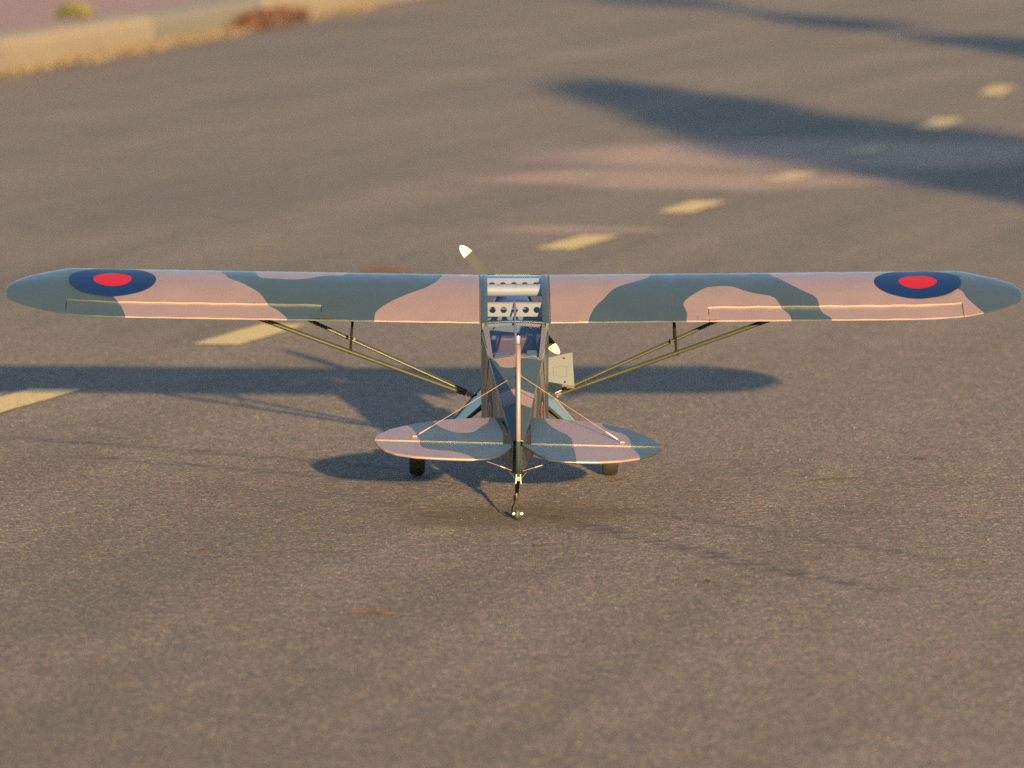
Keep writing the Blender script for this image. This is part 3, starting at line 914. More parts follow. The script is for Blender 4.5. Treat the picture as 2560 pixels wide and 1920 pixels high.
# rear window frame, central stringer and panes
WT = Vector((0, WL - 0.004, WH + 0.002))
zr0, zr1 = ftop(WIN0), WH
for s in (-1, 1):
    a0 = Vector((s * fw(WIN0), WIN0 + .004, zr0)); a1 = Vector((s * 0.088, WL, zr1))
    i0 = Vector((s * (fw(WIN0) - .0095), WIN0 + .006, zr0 + .0022)); i1 = Vector((s * (0.088 - .0165), WL, zr1 + .002))
    MB().slab([a0, a1, i1, i0], (0, 0.001, -0.006)).build('window_post', 'skylit_pink', root, False)
    # the triangle of side wall under the post is part of the fuselage skin; its glass pane is above
    c0 = Vector((0, WIN0 + .002, zr0 + .0105)); c1 = Vector((0, WL, zr1 + .008))
    MB().slab([i0 + Vector((0, 0, -.002)), i1 + Vector((0, 0, -.002)), c1 + Vector((0, 0, -.002)), c0 + Vector((0, 0, -.002))], (0, 0, -0.0008)).build('rear_window', 'glass', root, False)
MB().tube([(0, WIN0 - .004, zr0 + .0112), (0, WL, zr1 + .0095)], 0.0032, 8).build('window_stringer', 'skylit_pink', root)
for s in (-1, 1):     # lip at the lower edge of the window
    MB().tube([(s * fw(WIN0), WIN0, zr0 + .001), (0, WIN0, zr0 + .0125)], 0.0016, 6).build('window_lip', 'green', root)

# cabin roof: the centre section between the wings, a frame round the skylight
def roof_pt(x, u, dn=0.0):
    s = (1 - u) * CH
    crown = 0.006 * (1 - (x / 0.0905) ** 2) * max(0, (u - 0.75) / 0.25)
    return Vector((x, WL + s * math.cos(INC), WH + s * math.sin(INC) + n_up(u) * CH + crown + dn))
RW = 0.0905
rows = [0.0, .003, .006, .0125, .025, .04, .06, .08, .1] + [round(.1 + .03 * k, 3) for k in range(1, 30)] + [1.0, 1.012, 1.04]
U_SK0, U_SK1 = 0.10, 1.011
def roof():
    xs = [-RW, -RW + .0185, -.04, 0, .04, RW - .0185, RW]
    vs, fs = [], []
    def P(x, u):
        if u > 1:
            q = roof_pt(x, 1.0); return Vector((q.x, q.y - (u - 1) * CH, q.z - (u - 1) * CH * 0.04))
        return roof_pt(x, u, 0.0012)
    for u in rows:
        for x in xs: vs.append(P(x, u))
    n = len(xs)
    for i in range(len(rows) - 1):
        um = (rows[i] + rows[i + 1]) / 2
        for k in range(n - 1):
            if 1 <= k <= n - 3 and U_SK0 < um < U_SK1: continue
            fs.append((i * n + k, i * n + k + 1, (i + 1) * n + k + 1, (i + 1) * n + k))
    o = mesh('cabin_roof', vs, fs, ['camo'], root, None, True, [-1.0] * len(vs))
    for p in o.data.polygons:
        pass
    if sum(p.normal.z for p in o.data.polygons) < 0: o.data.flip_normals()
    m_ = o.modifiers.new('skin', 'SOLIDIFY'); m_.thickness = 0.0014; m_.offset = -1
    vs, fs = [], []
    us = [u for u in rows if U_SK0 - .001 <= u <= 1.0]
    xg = [-(RW - .0165), -.035, 0, .035, RW - .0165]
    for u in us:
        for x in xg: vs.append(roof_pt(x, u, -0.0004))
    for i in range(len(us) - 1):
        for k in range(4): fs.append((i * 5 + k, i * 5 + k + 1, (i + 1) * 5 + k + 1, (i + 1) * 5 + k))
    mesh('skylight', vs, fs, ['glass'], o, None, True)
    return o
roof_o = roof()
# lower skin of the centre section's leading edge, closing it above the windshield
MB().slab([(-RW, WL + CH - .002, WH + .016), (RW, WL + CH - .002, WH + .016), (RW, WL + CH - .03, WH + .002), (-RW, WL + CH - .03, WH + .002)], (0, 0, .002)).build('leading_edge_skin', 'green', root, False)

# things inside the cabin
mb = MB().box((-.083, .55, -.118), (.083, 1.09, -.112)); mb.build('cabin_floor', 'dark', root, False)
for s in (-1, 1): MB().box((s * .0826 - .0008, .67, -.11), (s * .0826 + .0008, 1.09, .024)).build('cabin_lining', 'dark', root, False)
def board(u, ztop, hgt, nh, rad, mat, name, wid=.0725, cz=None, sag=0.0):
    """upright board with a row of round holes, facing aft"""
    y = WL + (1 - u) * CH
    bm = bmesh.new()
    cxs = [(-wid + (2 * wid) * (k + .5) / nh) for k in range(nh)]
    cz = ztop - hgt * .52 if cz is None else cz
    # one cell per hole: square outline to circle ring
    q = 24
    for k, cx in enumerate(cxs):
        x0, x1 = -wid + 2 * wid * k / nh, -wid + 2 * wid * (k + 1) / nh
        ring, outl = [], []
        angs = sorted([2 * math.pi * j / 24 for j in range(24)] + [math.atan2(zz - cz, xx - cx) % (2 * math.pi) for xx in (x0, x1) for zz in (ztop, ztop - hgt)])
        q = len(angs)
        for a in angs:
            dx, dz = math.cos(a), math.sin(a)
            ring.append(bm.verts.new((cx + dx * rad, y, cz + dz * rad)))
            tx = ((x1 - cx) if dx > 0 else (x0 - cx)) / dx if abs(dx) > 1e-6 else 1e9
            tz = ((ztop - cz) if dz > 0 else (ztop - hgt - cz)) / dz if abs(dz) > 1e-6 else 1e9
            t_ = min(tx, tz); outl.append(bm.verts.new((cx + dx * t_, y, cz + dz * t_)))
        for j in range(q): bm.faces.new((ring[j], ring[(j + 1) % q], outl[(j + 1) % q], outl[j]))
    me = bpy.data.meshes.new(name); bm.to_mesh(me); bm.free()
    vs = [v.co.copy() for v in me.vertices]; fs = [tuple(p.vertices) for p in me.polygons]
    o = mesh(name, vs, fs, mat, root)
    # corners that the rays miss
    m_ = o.modifiers.new('thick', 'SOLIDIFY'); m_.thickness = 0.004; m_.offset = 0
    return o
def row_to_u(py, x=0.0):
    lo, hi = 0.08, 1.0
    for _ in range(30):
        md_ = (lo + hi) / 2
        if projf(roof_pt(x, md_))[1] < py: lo = md_
        else: hi = md_
    return lo
ub = row_to_u(754)
zt = roof_pt(0, ub).z - .003
board(ub, zt, 0.0375, 5, 0.0088, 'liner', 'spar_board', wid=.0735)
MB().box((-.0735, WL + (1 - ub) * CH - .004, zt - .001), (.0735, WL + (1 - ub) * CH + .004, zt + .0015)).build('board_cap', 'pink', root, False)
ut = row_to_u(707.5)
zt2 = roof_pt(0, ut).z
yt = WL + (1 - ut) * CH
MB().tube([(-.083, yt + .004, zt2 - .021), (.083, yt + .004, zt2 - .021)], 0.0165, 28).build('wing_tube', 'tube', root)
uf = row_to_u(691.5)
ztf = roof_pt(0, uf).z - .004
board(uf, ztf, 0.034, 5, 0.009, 'liner', 'front_board', wid=.0735, cz=ztf - .0195)
MB().tube([(0, WL + .02, roof_pt(0, .95).z - .004), (0, WL + (1 - ub) * CH, zt + .002)], 0.003, 8).build('roof_stringer', 'skylit_pink', root)
# rear former below the trailing edge
mb = MB()
for s in (-1, 1): mb.slab([(0, WL + .013, WH + .006), (s * .079, WL + .013, WH - .0035), (s * .079, WL + .013, WH - .016), (0, WL + .013, WH - .0085)], (0, .003, 0))
mb.build('former_band', 'liner', root, False)
# seats, instrument panel, shelf
def seat(L):
    mb = MB()
    mb.box((-.05, L, -.075), (.05, L + .11, -.05))
    mb.box((-.05, L - .015, -.06), (.05, L + .012, .05))
    o = mb.build('seat', 'seat', root, False); bevel(o, .010, 3); return o
seat(.70); seat(.90)
MB().box((-.08, 1.07, -.05), (.08, 1.085, .08)).build('instrument_panel', 'dash', root, False)
o = MB().slab([(-.064, .505, .074), (.064, .505, .074), (.074, .60, .074), (-.074, .60, .074)], (0, 0, .006)).build('rear_shelf', 'shelf', root, False)
mb = MB()
for cx, cy, sx, sy, h in ((-.035, .545, .022, .03, .010), (.012, .54, .02, .026, .008), (.042, .56, .014, .03, .012)): mb.box((cx - sx, cy - sy, .080), (cx + sx, cy + sy, .080 + h))
o = mb.build('receiver_box', 'shelf', root, False); bevel(o, .004, 2)
for s in (-1, 1):
    MB().tube([(s * .022, 1.09, .155), (s * .065, 1.05, .06)], .0035, 8).build('cabin_brace', 'blackm', root)

# windshield and cowling
ws0, ws1 = WL + CH - .012, 1.20
mb = MB()
NW = 10
vs, fs = [], []
for i in range(NW + 1):
    t_ = i / NW; L = ws0 + (ws1 - ws0) * t_; hh = (WH + .018) + (.045 - WH - .018) * t_
    for k in range(9):
        a = -1 + k / 4
        vs.append((a * (.088 - .012 * t_), L - .02 * a * a * (1 - t_), hh - .012 * a * a))
for i in range(NW):
    for k in range(8): fs.append((i * 9 + k, i * 9 + k + 1, (i + 1) * 9 + k + 1, (i + 1) * 9 + k))
wsd = mesh('windshield', vs, fs, ['glass'], root, None, True)
HUB = (atL(1150.5, 614.5, 1.44) + atL(1398, 884.5, 1.44)) / 2
mb = MB()
sec = [(1.115, .087, -.138, .035), (1.20, .083, -.130, .040), (1.30, .074, -.105, .042), (1.38, .058, -.078, .036), (1.41, .040, -.052, .026)]
vs, fs = [], []
n = 28
for (L, w_, b_, t_) in sec:
    zc = (b_ + t_) / 2; hz = (t_ - b_) / 2
    for k in range(n):
        a = 2 * math.pi * k / n
        ca, sa = math.cos(a), math.sin(a)
        e_ = 0.55
        vs.append((math.copysign(abs(ca) ** e_, ca) * w_, L, zc + math.copysign(abs(sa) ** e_, sa) * hz))
for i in range(len(sec) - 1):
    for k in range(n): fs.append((i * n + k, i * n + (k + 1) % n, (i + 1) * n + (k + 1) % n, (i + 1) * n + k))
fs += [tuple(range(n))[::-1], tuple((len(sec) - 1) * n + k for k in range(n))]
cow = mesh('cowling', vs, fs, ['camo'], root, None, True, [0.05 - abs(v[1] - 1.25) for v in vs])
for s in (-1, 1):
    MB().tube([(s * .055, 1.24, -.035), (s * .062, 1.27, -.035), (s * .062, 1.33, -.035), (s * .05, 1.36, -.035)], [.012, .022, .022, .01], 12).build('engine_cylinder', 'blackm', cow)

# propeller
prop = MB().lathe((HUB.x, 1.405, HUB.z), (0, 1, 0), [(0, .012), (.01, .026), (.045, .024), (.07, .012), (.08, .002)], 20).build('propeller', 'prop', root)
for (px, py) in ((1150.5, 614.5), (1398, 884.5)):
    tip = atL(px, py, 1.44); d = tip - HUB; d.y = 0; ln = d.length; d.normalize()
    c_ = Vector((d.z, 0, -d.x))
    st = [0.02, .05, .10, .18, .28, .40, .52, .64, .74, .82, .845, .88, .92, .955, .98, .993, 1.0]
    wd = [.011, .011, .013, .017, .0185, .0185, .0175, .0165, .0155, .0145, .0142, .0132, .0112, .0086, .0058, .0034, .0004]
    tw = [70, 62, 52, 42, 34, 27, 22, 19, 17, 15.5, 15.3, 15, 14.5, 14, 14, 14, 14]
    vs, fs, fm = [], [], []
    n = 12
    for r_, w_, a_ in zip(st, wd, tw):
        a_ = math.radians(a_)
        cd = c_ * math.cos(a_) + Vector((0, 1, 0)) * math.sin(a_)
        nd_ = d.cross(cd).normalized()
        o_ = Vector((HUB.x, 1.44, HUB.z)) + d * (r_ * ln)
        for k in range(n):
            q = 2 * math.pi * k / n
            vs.append(o_ + cd * (math.cos(q) * w_) + nd_ * (math.sin(q) * max(.0006, w_ * .09)))
    for i in range(len(st) - 1):
        for k in range(n): fs.append((i * n + k, i * n + (k + 1) % n, (i + 1) * n + (k + 1) % n, (i + 1) * n + k)); fm.append(1 if st[i] >= .845 else 0)
    fs += [tuple(range(n))[::-1], tuple((len(st) - 1) * n + k for k in range(n))]; fm += [0, 1]
    b_ = mesh('propeller_blade', vs, fs, ['prop', 'tipw'], prop, fm, True)
    b_['label'] = 'olive propeller blade with cream white tip'

# struts -----------------------------------------------------------------------
def wing_low(side, x, u):
    s = (1 - u) * CH
    return wing_pt(side, x, s, 0.002)
for s in (-1, 1):
    low_px = {(-1): ((1180, 990), (1186, 987)), 1: ((1390, 988), (1386, 984))}[s]
    La = 0.935
    lowR = atL(*low_px[0], La - .008); lowF = atL(*low_px[1], La + .012)
    # rear strut: direction through a second photo point on its own upright plane
    pr = {-1: (665, 802), 1: (1914, 803)}[s]; pf = {-1: (780, 803), 1: (1782, 806)}[s]
    def top_for(pxy, low, u):
        # wing underside point (unknown span) whose image lies on the line low -> pxy
        lo, hi = 0.3, 1.1
        q0 = projf(low)
        m0 = (pxy[1] - q0[1]) / (pxy[0] - q0[0])
        for _ in range(40):
            md_ = (lo + hi) / 2
            q = projf(wing_low(s, s * md_, u))
            if (q[1] - q0[1]) < m0 * (q[0] - q0[0]): lo = md_
            else: hi = md_
        return wing_low(s, s * lo, u)
    tR = top_for(pr, lowR, .70); tF = top_for(pf, lowF, .26)
    stR = MB().tube([lowR.lerp(tR, .028), tR], .0080, 14, flat=.74, flatdir=(tF - tR)).build('wing_strut', 'olive_strut', root)
    stF = MB().tube([lowF.lerp(tF, .035), tF], .0085, 14, flat=.6, flatdir=(0, 1, 0)).build('wing_strut', 'olive_strut', root)
    for st_, lw, tp, k_ in ((stR, lowR, tR, .03), (stF, lowF, tF, .036)):
        mb = MB().tube([lw, lw.lerp(tp, k_)], .0022, 8); mb.tube([lw.lerp(tp, .012), lw.lerp(tp, .018)], .0048, 8)
        mb.build('strut_fork', 'steel', st_)
    mb = MB().tube([lowR + Vector((-s * .012, .02, -.002)), lowR + Vector((s * .004, -.012, .0))], .003, 8).tube([lowF, lowR], .0028, 8)
    mb.build('strut_bolt', 'steel', root)
    # jury strut
    jt = {-1: (885, 806), 1: (1682, 809)}[s]; jm = {-1: (877, 846), 1: (1685, 848)}[s]; jb = {-1: (876, 876), 1: (1691, 876)}[s]
    def on_strut(lw, tp, pxy):
        lo, hi = 0.0, 1.0
        for _ in range(40):
            md_ = (lo + hi) / 2
            if abs(projf(lw.lerp(tp, md_))[0] - 1286) < abs(pxy[0] - 1286): lo = md_
            else: hi = md_
        return lw.lerp(tp, lo)
    pb_ = on_strut(lowR, tR, jb); pm_ = on_strut(lowF, tF, jm)
    up_ = wing_low(s, pm_.x - s * .004, .42)
    up_ = wing_low(s, onplane(jt[0], jt[1], wing_low(s, s * .4, .5), (0, 1, 0)).x, .5)
    mb = MB().tube([pb_, up_], .0034, 8, flat=.6).tube([pm_ + Vector((0, 0, .002)), pm_ + (up_ - pm_) * .5], .0026, 8).tube([pb_ + Vector((0, 0, -.006)), pb_ + Vector((0, 0, .005))], .0055, 8)
    mb.build('jury_strut', 'blackm', root)
    MB().tube([pm_ + Vector((-s * .010, 0, -.005)), pm_ + Vector((-s * .006, 0, -.003))], .0085, 10).tube([pm_ + Vector((s * .001, 0, -.004)), pm_ + Vector((s * .004, 0, .008))], .004, 8).build('strut_clamp', 'steel', root)

# landing gear -------------------------------------------------------------------
WR, WW = 0.057, 0.0215
for s in (-1, 1):
    gx = {-1: 1043, 1: 1525}[s]
    gw_ = ground(gx, 1188); ax_w = Vector((gw_.x, gw_.y, WR))
    axl = MFI @ ax_w
    wheel = bpy.data.objects.new('wheel', None); col.objects.link(wheel); wheel.parent = root
    wheel.location = (axl.x, axl.y - L0, axl.z - H0)
    prof = [(-WW * .55, WR * .45), (-WW * .9, WR * .60), (-WW, WR * .78), (-WW * .92, WR * .90), (-WW * .68, WR * .972), (-WW * .36, WR), (WW * .36, WR), (WW * .68, WR * .972), (WW * .92, WR * .90), (WW, WR * .78), (WW * .9, WR * .60), (WW * .55, WR * .45)]
    o = MB().lathe((0, 0, 0), (1, 0, 0), prof, 40).build('tyre', 'rubber', wheel, frame=False)
    MB().lathe((0, 0, 0), (1, 0, 0), [(-WW * .75, .006), (-WW * .7, WR * .47), (WW * .7, WR * .47), (WW * .75, .006)], 28).build('wheel_hub', 'hatch', wheel, frame=False)
    inner = axl + Vector((-s * .012, 0, 0))
    fA = Vector((s * .084, 1.065, -.137)); rA = Vector((s * .084, .885, -.137)); axi = inner + Vector((-s * .012, 0, .004))
    n_ = (fA - axi).cross(rA - axi).normalized()
    leg = MB().slab([fA, rA, axi + Vector((0, -.012, 0)), axi + Vector((0, .012, 0))], n_ * .005 * (1 if n_.z < 0 else -1)).build('gear_leg', 'greyblue', root, False)
    bevel(leg, .0018, 2)
    for q, m_ in ((fA, 'olive_strut'), (rA, 'olive_strut')):
        MB().tube([q + Vector((0, 0, -.002)), axi + Vector((0, .012 if q is fA else -.012, -.002))], .0042, 10).build('gear_tube', m_, root)
    MB().tube([inner + Vector((-s * .02, 0, 0)), axl + Vector((s * (WW + .005), 0, 0))], .004, 10).build('axle', 'steel', root)
    MB().tube([(s * .05, .97, -.142), inner + Vector((-s * .03, -.004, .022))], .0038, 8).build('shock_strut', 'blackm', root)

# tail ---------------------------------------------------------------------------
TROLL = 0.0265
SN = Vector((TROLL, 0, 1)).normalized()
S0 = Vector((0, 0, 0.0))
def stab_px(px, py): 
    p = onplane(px, py, S0, SN); return (p.x, p.y)
LEs = {-1: [(937.8, 1099), (938.8, 1096), (941.5, 1092.5), (946, 1089.5), (954, 1085.5), (976, 1075.5), (1015.7, 1066.7), (1048, 1061), (1081, 1056), (1117, 1052), (1153, 1049.4), (1190, 1047.8), (1225.5, 1046.8), (1256, 1046.6)],
       1: [(1652.4, 1118.6), (1651.2, 1115.5), (1648, 1112), (1641.7, 1107.6), (1614.5, 1092), (1578, 1078), (1533, 1066), (1507, 1061.5), (1479, 1057.6), (1417, 1052.5), (1359.6, 1048.4), (1325, 1047)]}
TEs = {-1: [(937.8, 1100), (938.6, 1104.5), (941, 1110), (945, 1114.5), (953, 1121.5), (961.5, 1127), (990, 1137), (1035.6, 1144), (1081, 1147), (1135, 1149.5), (1189, 1150.4), (1216, 1149), (1243.6, 1142.5), (1261.7, 1134), (1278, 1122)],
       1: [(1652.4, 1119), (1651.4, 1122.5), (1648, 1127), (1640, 1133), (1629, 1138.5), (1600, 1148), (1551, 1155), (1497, 1157.4), (1442.7, 1157), (1406.6, 1156), (1370.4, 1150.5), (1343, 1138.5), (1316, 1121.5), (1305, 1115)]}
SK = lambda pts, x0=900, y0=1020: [(x0 + a / 5.53, y0 + b / 5.53) for a, b in pts]
pinkA = SK([(640, 250), (640, 258), (700, 290), (740, 330), (770, 370), (800, 420), (830, 470), (830, 510), (860, 555), (950, 585), (1100, 600), (1250, 612), (1350, 630), (1450, 655), (1550, 700), (1590, 728), (1602, 760)])
pinkB = SK([(985, 180), (1000, 195), (1080, 265), (1200, 320), (1300, 355), (1420, 366), (1550, 355), (1620, 320), (1680, 275), (1740, 245), (1775, 210), (1790, 150), (1790, 130)])
pinkC1 = SK([(435, 135), (440, 150), (480, 220), (560, 285), (660, 345), (760, 395), (815, 440), (840, 500), (852, 560), (865, 620), (885, 690), (893, 790)], 1280)
pinkC2 = SK([(1215, 200), (1225, 215), (1260, 275), (1330, 320), (1430, 350), (1530, 380), (1590, 415), (1625, 460), (1645, 520), (1650, 560), (1690, 600), (1730, 640), (1760, 680), (1775, 760)], 1280)
TP = {-1: [], 1: []}
a = [stab_px(*q) for q in catmull(pinkA, 4)]
TP[-1].append([(a[0][0], .5)] + a + [(a[-1][0], -.5), (-.6, -.5), (-.6, .5)])
b = [stab_px(*q) for q in catmull(pinkB, 4)]
TP[-1].append([(b[0][0], .5)] + b + [(b[-1][0], .5)])
c1 = [stab_px(*q) for q in catmull(pinkC1, 4)]; c2 = [stab_px(*q) for q in catmull(pinkC2, 4)]
TP[1].append([(c1[0][0], .5)] + c1 + [(c1[-1][0], -.5), (c2[-1][0], -.5)] + c2[::-1] + [(c2[0][0], .5)])
def tail_surface(side, edge, front, name, thick):
    """flat rounded-edge surface between the hinge line (L=0) and a curved outline"""
    ed = sorted([stab_px(*q) for q in edge], key=lambda q: side * q[0])
    xs = np.array([side * q[0] for q in ed]); Ls = np.array([q[1] for q in ed])
    x0, x1 = max(0.010, xs[0]), xs[-1]
    st = [x0 + (x1 - x0) * math.sin(math.pi / 2 * k / 60) for k in range(61)]
    nc = 16
    vs, at = [], []
    gap = 0.0 if front else -0.0024
    for x in st:
        Le = float(np.interp(x, xs, Ls))
        if front: Le = max(Le, gap + .0012)
        else: Le = min(Le, gap - .0012)
        rowt, rowb = [], []
        for k in range(nc + 1):
            t_ = k / nc
            # distance to the outer edge rounds the profile
            L = gap + (Le - gap) * t_
            dist = abs(Le - L)
            h = thick / 2
            r_ = h
            hh = h * math.sqrt(max(0.0, 1 - max(0, 1 - dist / r_) ** 2)) if dist < r_ else h
            if not front: hh = min(hh, h * .68 + h * .32 * min(1, t_ * 6)) if t_ < .17 else hh
            rowt.append((L, hh)); rowb.append((L, -hh))
        # squeeze rows so that several lie inside the rounded rim
        rim = min(thick / 2, abs(Le - gap) * .5)
        sg = 1 if front else -1
        Lr = [gap + (Le - sg * rim - gap) * k / nc for k in range(nc + 1)] + [Le - sg * rim * (1 - math.sin(math.pi / 2 * k / 5)) for k in range(1, 6)]
        hr = [thick / 2] * (nc + 1) + [thick / 2 * max(.04, math.cos(math.pi / 2 * k / 5)) for k in range(1, 6)]
        if not front:
            hr[0] = thick / 2 * .5; hr[1] = thick / 2 * .78; hr[2] = thick / 2 * .95
        pts = [(L, h) for L, h in zip(Lr, hr)] + [(L, -h) for L, h in zip(Lr[::-1], hr[::-1])]
        for L, h in pts:
            X = side * x
            vs.append(Vector((X, L, -TROLL * X + h))); at.append((X, L))
    m = 2 * (nc + 6)
    fs = [(i * m + k, i * m + (k + 1) % m, (i + 1) * m + (k + 1) % m, (i + 1) * m + k) for i in range(len(st) - 1) for k in range(m)]
    fs += [tuple(range(m)), tuple((len(st) - 1) * m + k for k in range(m))[::-1]]
    P = np.array(at); d = np.full(len(P), -1.0)
    for po in TP[side]: d = np.maximum(d, poly_sdf(P, po))
    return mesh(name, vs, fs, ['camo'], root, None, True, d)
for s in (-1, 1):
    stab = tail_surface(s, LEs[s], True, 'stabilizer', 0.0085)
    el = tail_surface(s, TEs[s], False, 'elevator', 0.0072)
    stab['label'] = 'left stabilizer half with pink tip' if s < 0 else 'right stabilizer half with a wide pink band'

# fin and rudder, nearly edge-on
finp = [(0.006, -.004), (0.006, .250), (0.012, .266), (0.022, .262), (0.05, .232), (0.09, .17), (0.125, .11), (0.165, .062), (0.22, .042), (0.22, .03)]
rudp = [(-.002, -.066), (-.002, .262), (-.012, .270), (-.03, .268), (-.055, .252), (-.082, .218), (-.102, .17), (-.114, .115), (-.116, .06), (-.108, .015), (-.092, -.025), (-.068, -.055), (-.035, -.072)]
def round_plate(name, prof, th, matf, mats):
    pr_ = [np.array(p) for p in prof]
    c = sum(pr_) / len(pr_)
    poly = catmull(pr_ + [pr_[0]], 5)[:-1]
    n = len(poly)
    vs, fs, at = [], [], []
    r_ = th / 2
    rings = [(0.0, -1 * 0.0), ]
    # outline insets: rounded rim
    P = np.array(poly)
    nx = np.roll(P, -1, 0) - np.roll(P, 1, 0); nx /= np.linalg.norm(nx, axis=1)[:, None]
    nrm = np.stack([nx[:, 1], -nx[:, 0]], 1)
    if ((P - c) * nrm).sum() < 0: nrm = -nrm
    layers = []
    K = 6
    for k in range(K + 1):
        a = -math.pi / 2 + math.pi * k / K
        layers.append((r_ * (1 - math.cos(a)), math.sin(a) * r_))
    for ins, xo in layers:
        Q = P - nrm * ins
        for q in Q: vs.append((xo, q[0], q[1])); at.append(matf(q[0], q[1]))
    for i in range(K):
        for k in range(n): fs.append((i * n + k, i * n + (k + 1) % n, (i + 1) * n + (k + 1) % n, (i + 1) * n + k))
    fs += [tuple(range(n))[::-1], tuple(K * n + k for k in range(n))]
    return mesh(name, vs, fs, mats, root, None, True, at)
fcam = lambda L, H: min(.2, H - (.040 + .25 * (L + .114)))
# fine faces so that the colour edge stays crisp: split the outline densely
fin = round_plate('fin', finp, .0105, fcam, ['camo'])
rud = round_plate('rudder', rudp, .0112, fcam, ['camo'])

# bracing wires
finball = onplane(1296, 940, (0, .055, 0), (0, 1, 0)); finball.x = 0
bz = finball.z
MB().lathe((-.0095, .055, bz), (1, 0, 0), [(0, .002), (.002, .0062), (.0045, .0066), (.0145, .0066), (.017, .0062), (.019, .002)], 16).build('brace_fitting', 'pink', root)
for s in (-1, 1):
    fp = {-1: (1037, 1096), 1: (1556, 1111)}[s]
    e_ = Vector((*stab_px(*fp), 0)); e_.z = -TROLL * e_.x + .0048; e_.y = max(e_.y, .006)
    f_ = Vector((s * .0085, .055, bz))
    d_ = (f_ - e_)
    w_ = MB().tube([e_ + d_ * .03, f_], .0009, 6).build('bracing_wire', 'brass', root)
    MB().tube([e_ + d_ * .05, e_ + d_ * .16], [.0024, .0016], 8).build('turnbuckle', 'pink', w_)
    o = MB().slab([e_ + Vector((-.0065 , -.004, -.0006)), e_ + Vector((.0065, -.004, -.0006)), e_ + Vector((.005, .008, -.0006)) , e_ + Vector((-.005, .008, -.0006))], (0, 0, .004)).build('brace_lug', 'pink', w_, False)
    bevel(o, .0008)
    lo = Vector((s * .008, -.004, -.070))
    up = Vector((e_.x * .86, .03, -TROLL * e_.x - .0045))
    w2 = MB().tube([lo, lo.lerp(up, .12), up], .0009, 6).build('bracing_wire', 'brass', root)
    if s < 0: MB().tube([lo.lerp(up, .11), lo.lerp(up, .17)], .0021, 8).build('turnbuckle', 'steel', w2)
    else: MB().tube([lo.lerp(up, .16), lo.lerp(up, .24)], .0018, 8).build('turnbuckle', 'brass', w2)
# elevator control horns
MB().slab([(-.020, -.010, -.006), (-.0155, -.010, -.006), (-.0215, -.016, -.044), (-.0245, -.016, -.044)], (0, .004, 0)).build('control_horn', 'blackm', root, False)

# tail wheel assembly
tw = ground(1294.5, 1299.5)
TWR = .0155
axw = MFI @ Vector((tw.x, tw.y, TWR))
tws = bpy.data.objects.new('tail_wheel', None); col.objects.link(tws); tws.parent = root
tws.location = (axw.x, axw.y - L0, axw.z - H0)
w_ = .0068
MB().lathe((0, 0, 0), (1, 0, 0), [(-w_ * .6, TWR * .4), (-w_, TWR * .6), (-w_ * .95, TWR * .85), (-w_ * .6, TWR), (w_ * .6, TWR), (w_ * .95, TWR * .85), (w_, TWR * .6), (w_ * .6, TWR * .4)], 28).build('tyre', plain('grey_rubber', (.02, .018, .017), .7), tws, frame=False)
for s in (-1, 1):
    MB().lathe((s * (w_ + .0002), 0, 0), (s, 0, 0), [(0, .003), (.0004, .0037), (.0055, .0037), (.006, .003)], 14).build('axle_collar', plain('polished_aluminium', (.92, .9, .86), .35, .6) if s < 0 else bpy.data.materials['polished_aluminium'], tws, frame=False)
wx = atL(1280, 1282, axw.y)
br = atL(1287, 1245, axw.y + .018)
sp0 = Vector((0, -.004, -.068)); 
b1 = atL(1293, 1210, -.03); b2 = atL(1292, 1234, axw.y + .030)
mb = MB().slab([b1 + Vector((-.0055, .03, .012)), b1 + Vector((.0055, .03, .012)), b2 + Vector((.0045, 0, 0)), b2 + Vector((-.0045, 0, 0))], (0, .0, -.0035))
mb.build('tail_spring', 'blackm', root, False)
mb = MB().tube([b1 + Vector((-.003, 0, .006)), b2 + Vector((-.003, -.004, .002))], .0022, 8).tube([b1 + Vector((.004, 0, .006)), b2 + Vector((.003, -.004, .002))], .0022, 8)
mb.build('steering_spring', 'blackm', root)
mb = MB().tube([b2, br + Vector((.002, 0, 0)), br], [.003, .003, .003], 8)
o = mb.build('tail_bracket', 'steel', root)
o = MB().box((br.x - .0035, br.y - .005, br.z - .006), (br.x + .0035, br.y + .005, br.z + .006)).build('tail_pivot', 'blackm', root, False); bevel(o, .001)
MB().tube([br, br + Vector((-.001, 0, -.012)), Vector((wx.x + .0004, axw.y + .004, wx.z + .012)), Vector((wx.x, axw.y, axw.z)), axw + Vector((-w_ - .001, 0, 0)), axw + Vector((w_ + .007, 0, 0))], .0017, 8).build('wheel_wire', 'blackm', root)
rh = atL(1296, 1197, -.088)
o = MB().box((rh.x - .0045, rh.y - .002, rh.z - .006), (rh.x + .0045, rh.y + .03, rh.z + .005)).build('rudder_horn', 'steel', root, False); bevel(o, .0012)
for q in (-1, 1):
    MB().tube([rh + Vector((q * .0052, -.002, .012)), rh + Vector((q * .0055, -.002, -.003)), rh + Vector((q * .0072, -.003, -.012))], .0012, 6).build('horn_pin', 'tipw', root)
    MB().tube([rh + Vector((q * .006, -.001, -.002)), rh + Vector((q * .016, .02, .006)), rh + Vector((q * .021, .03, .009))], .0009, 6).build('wire_loop', 'steel', root)

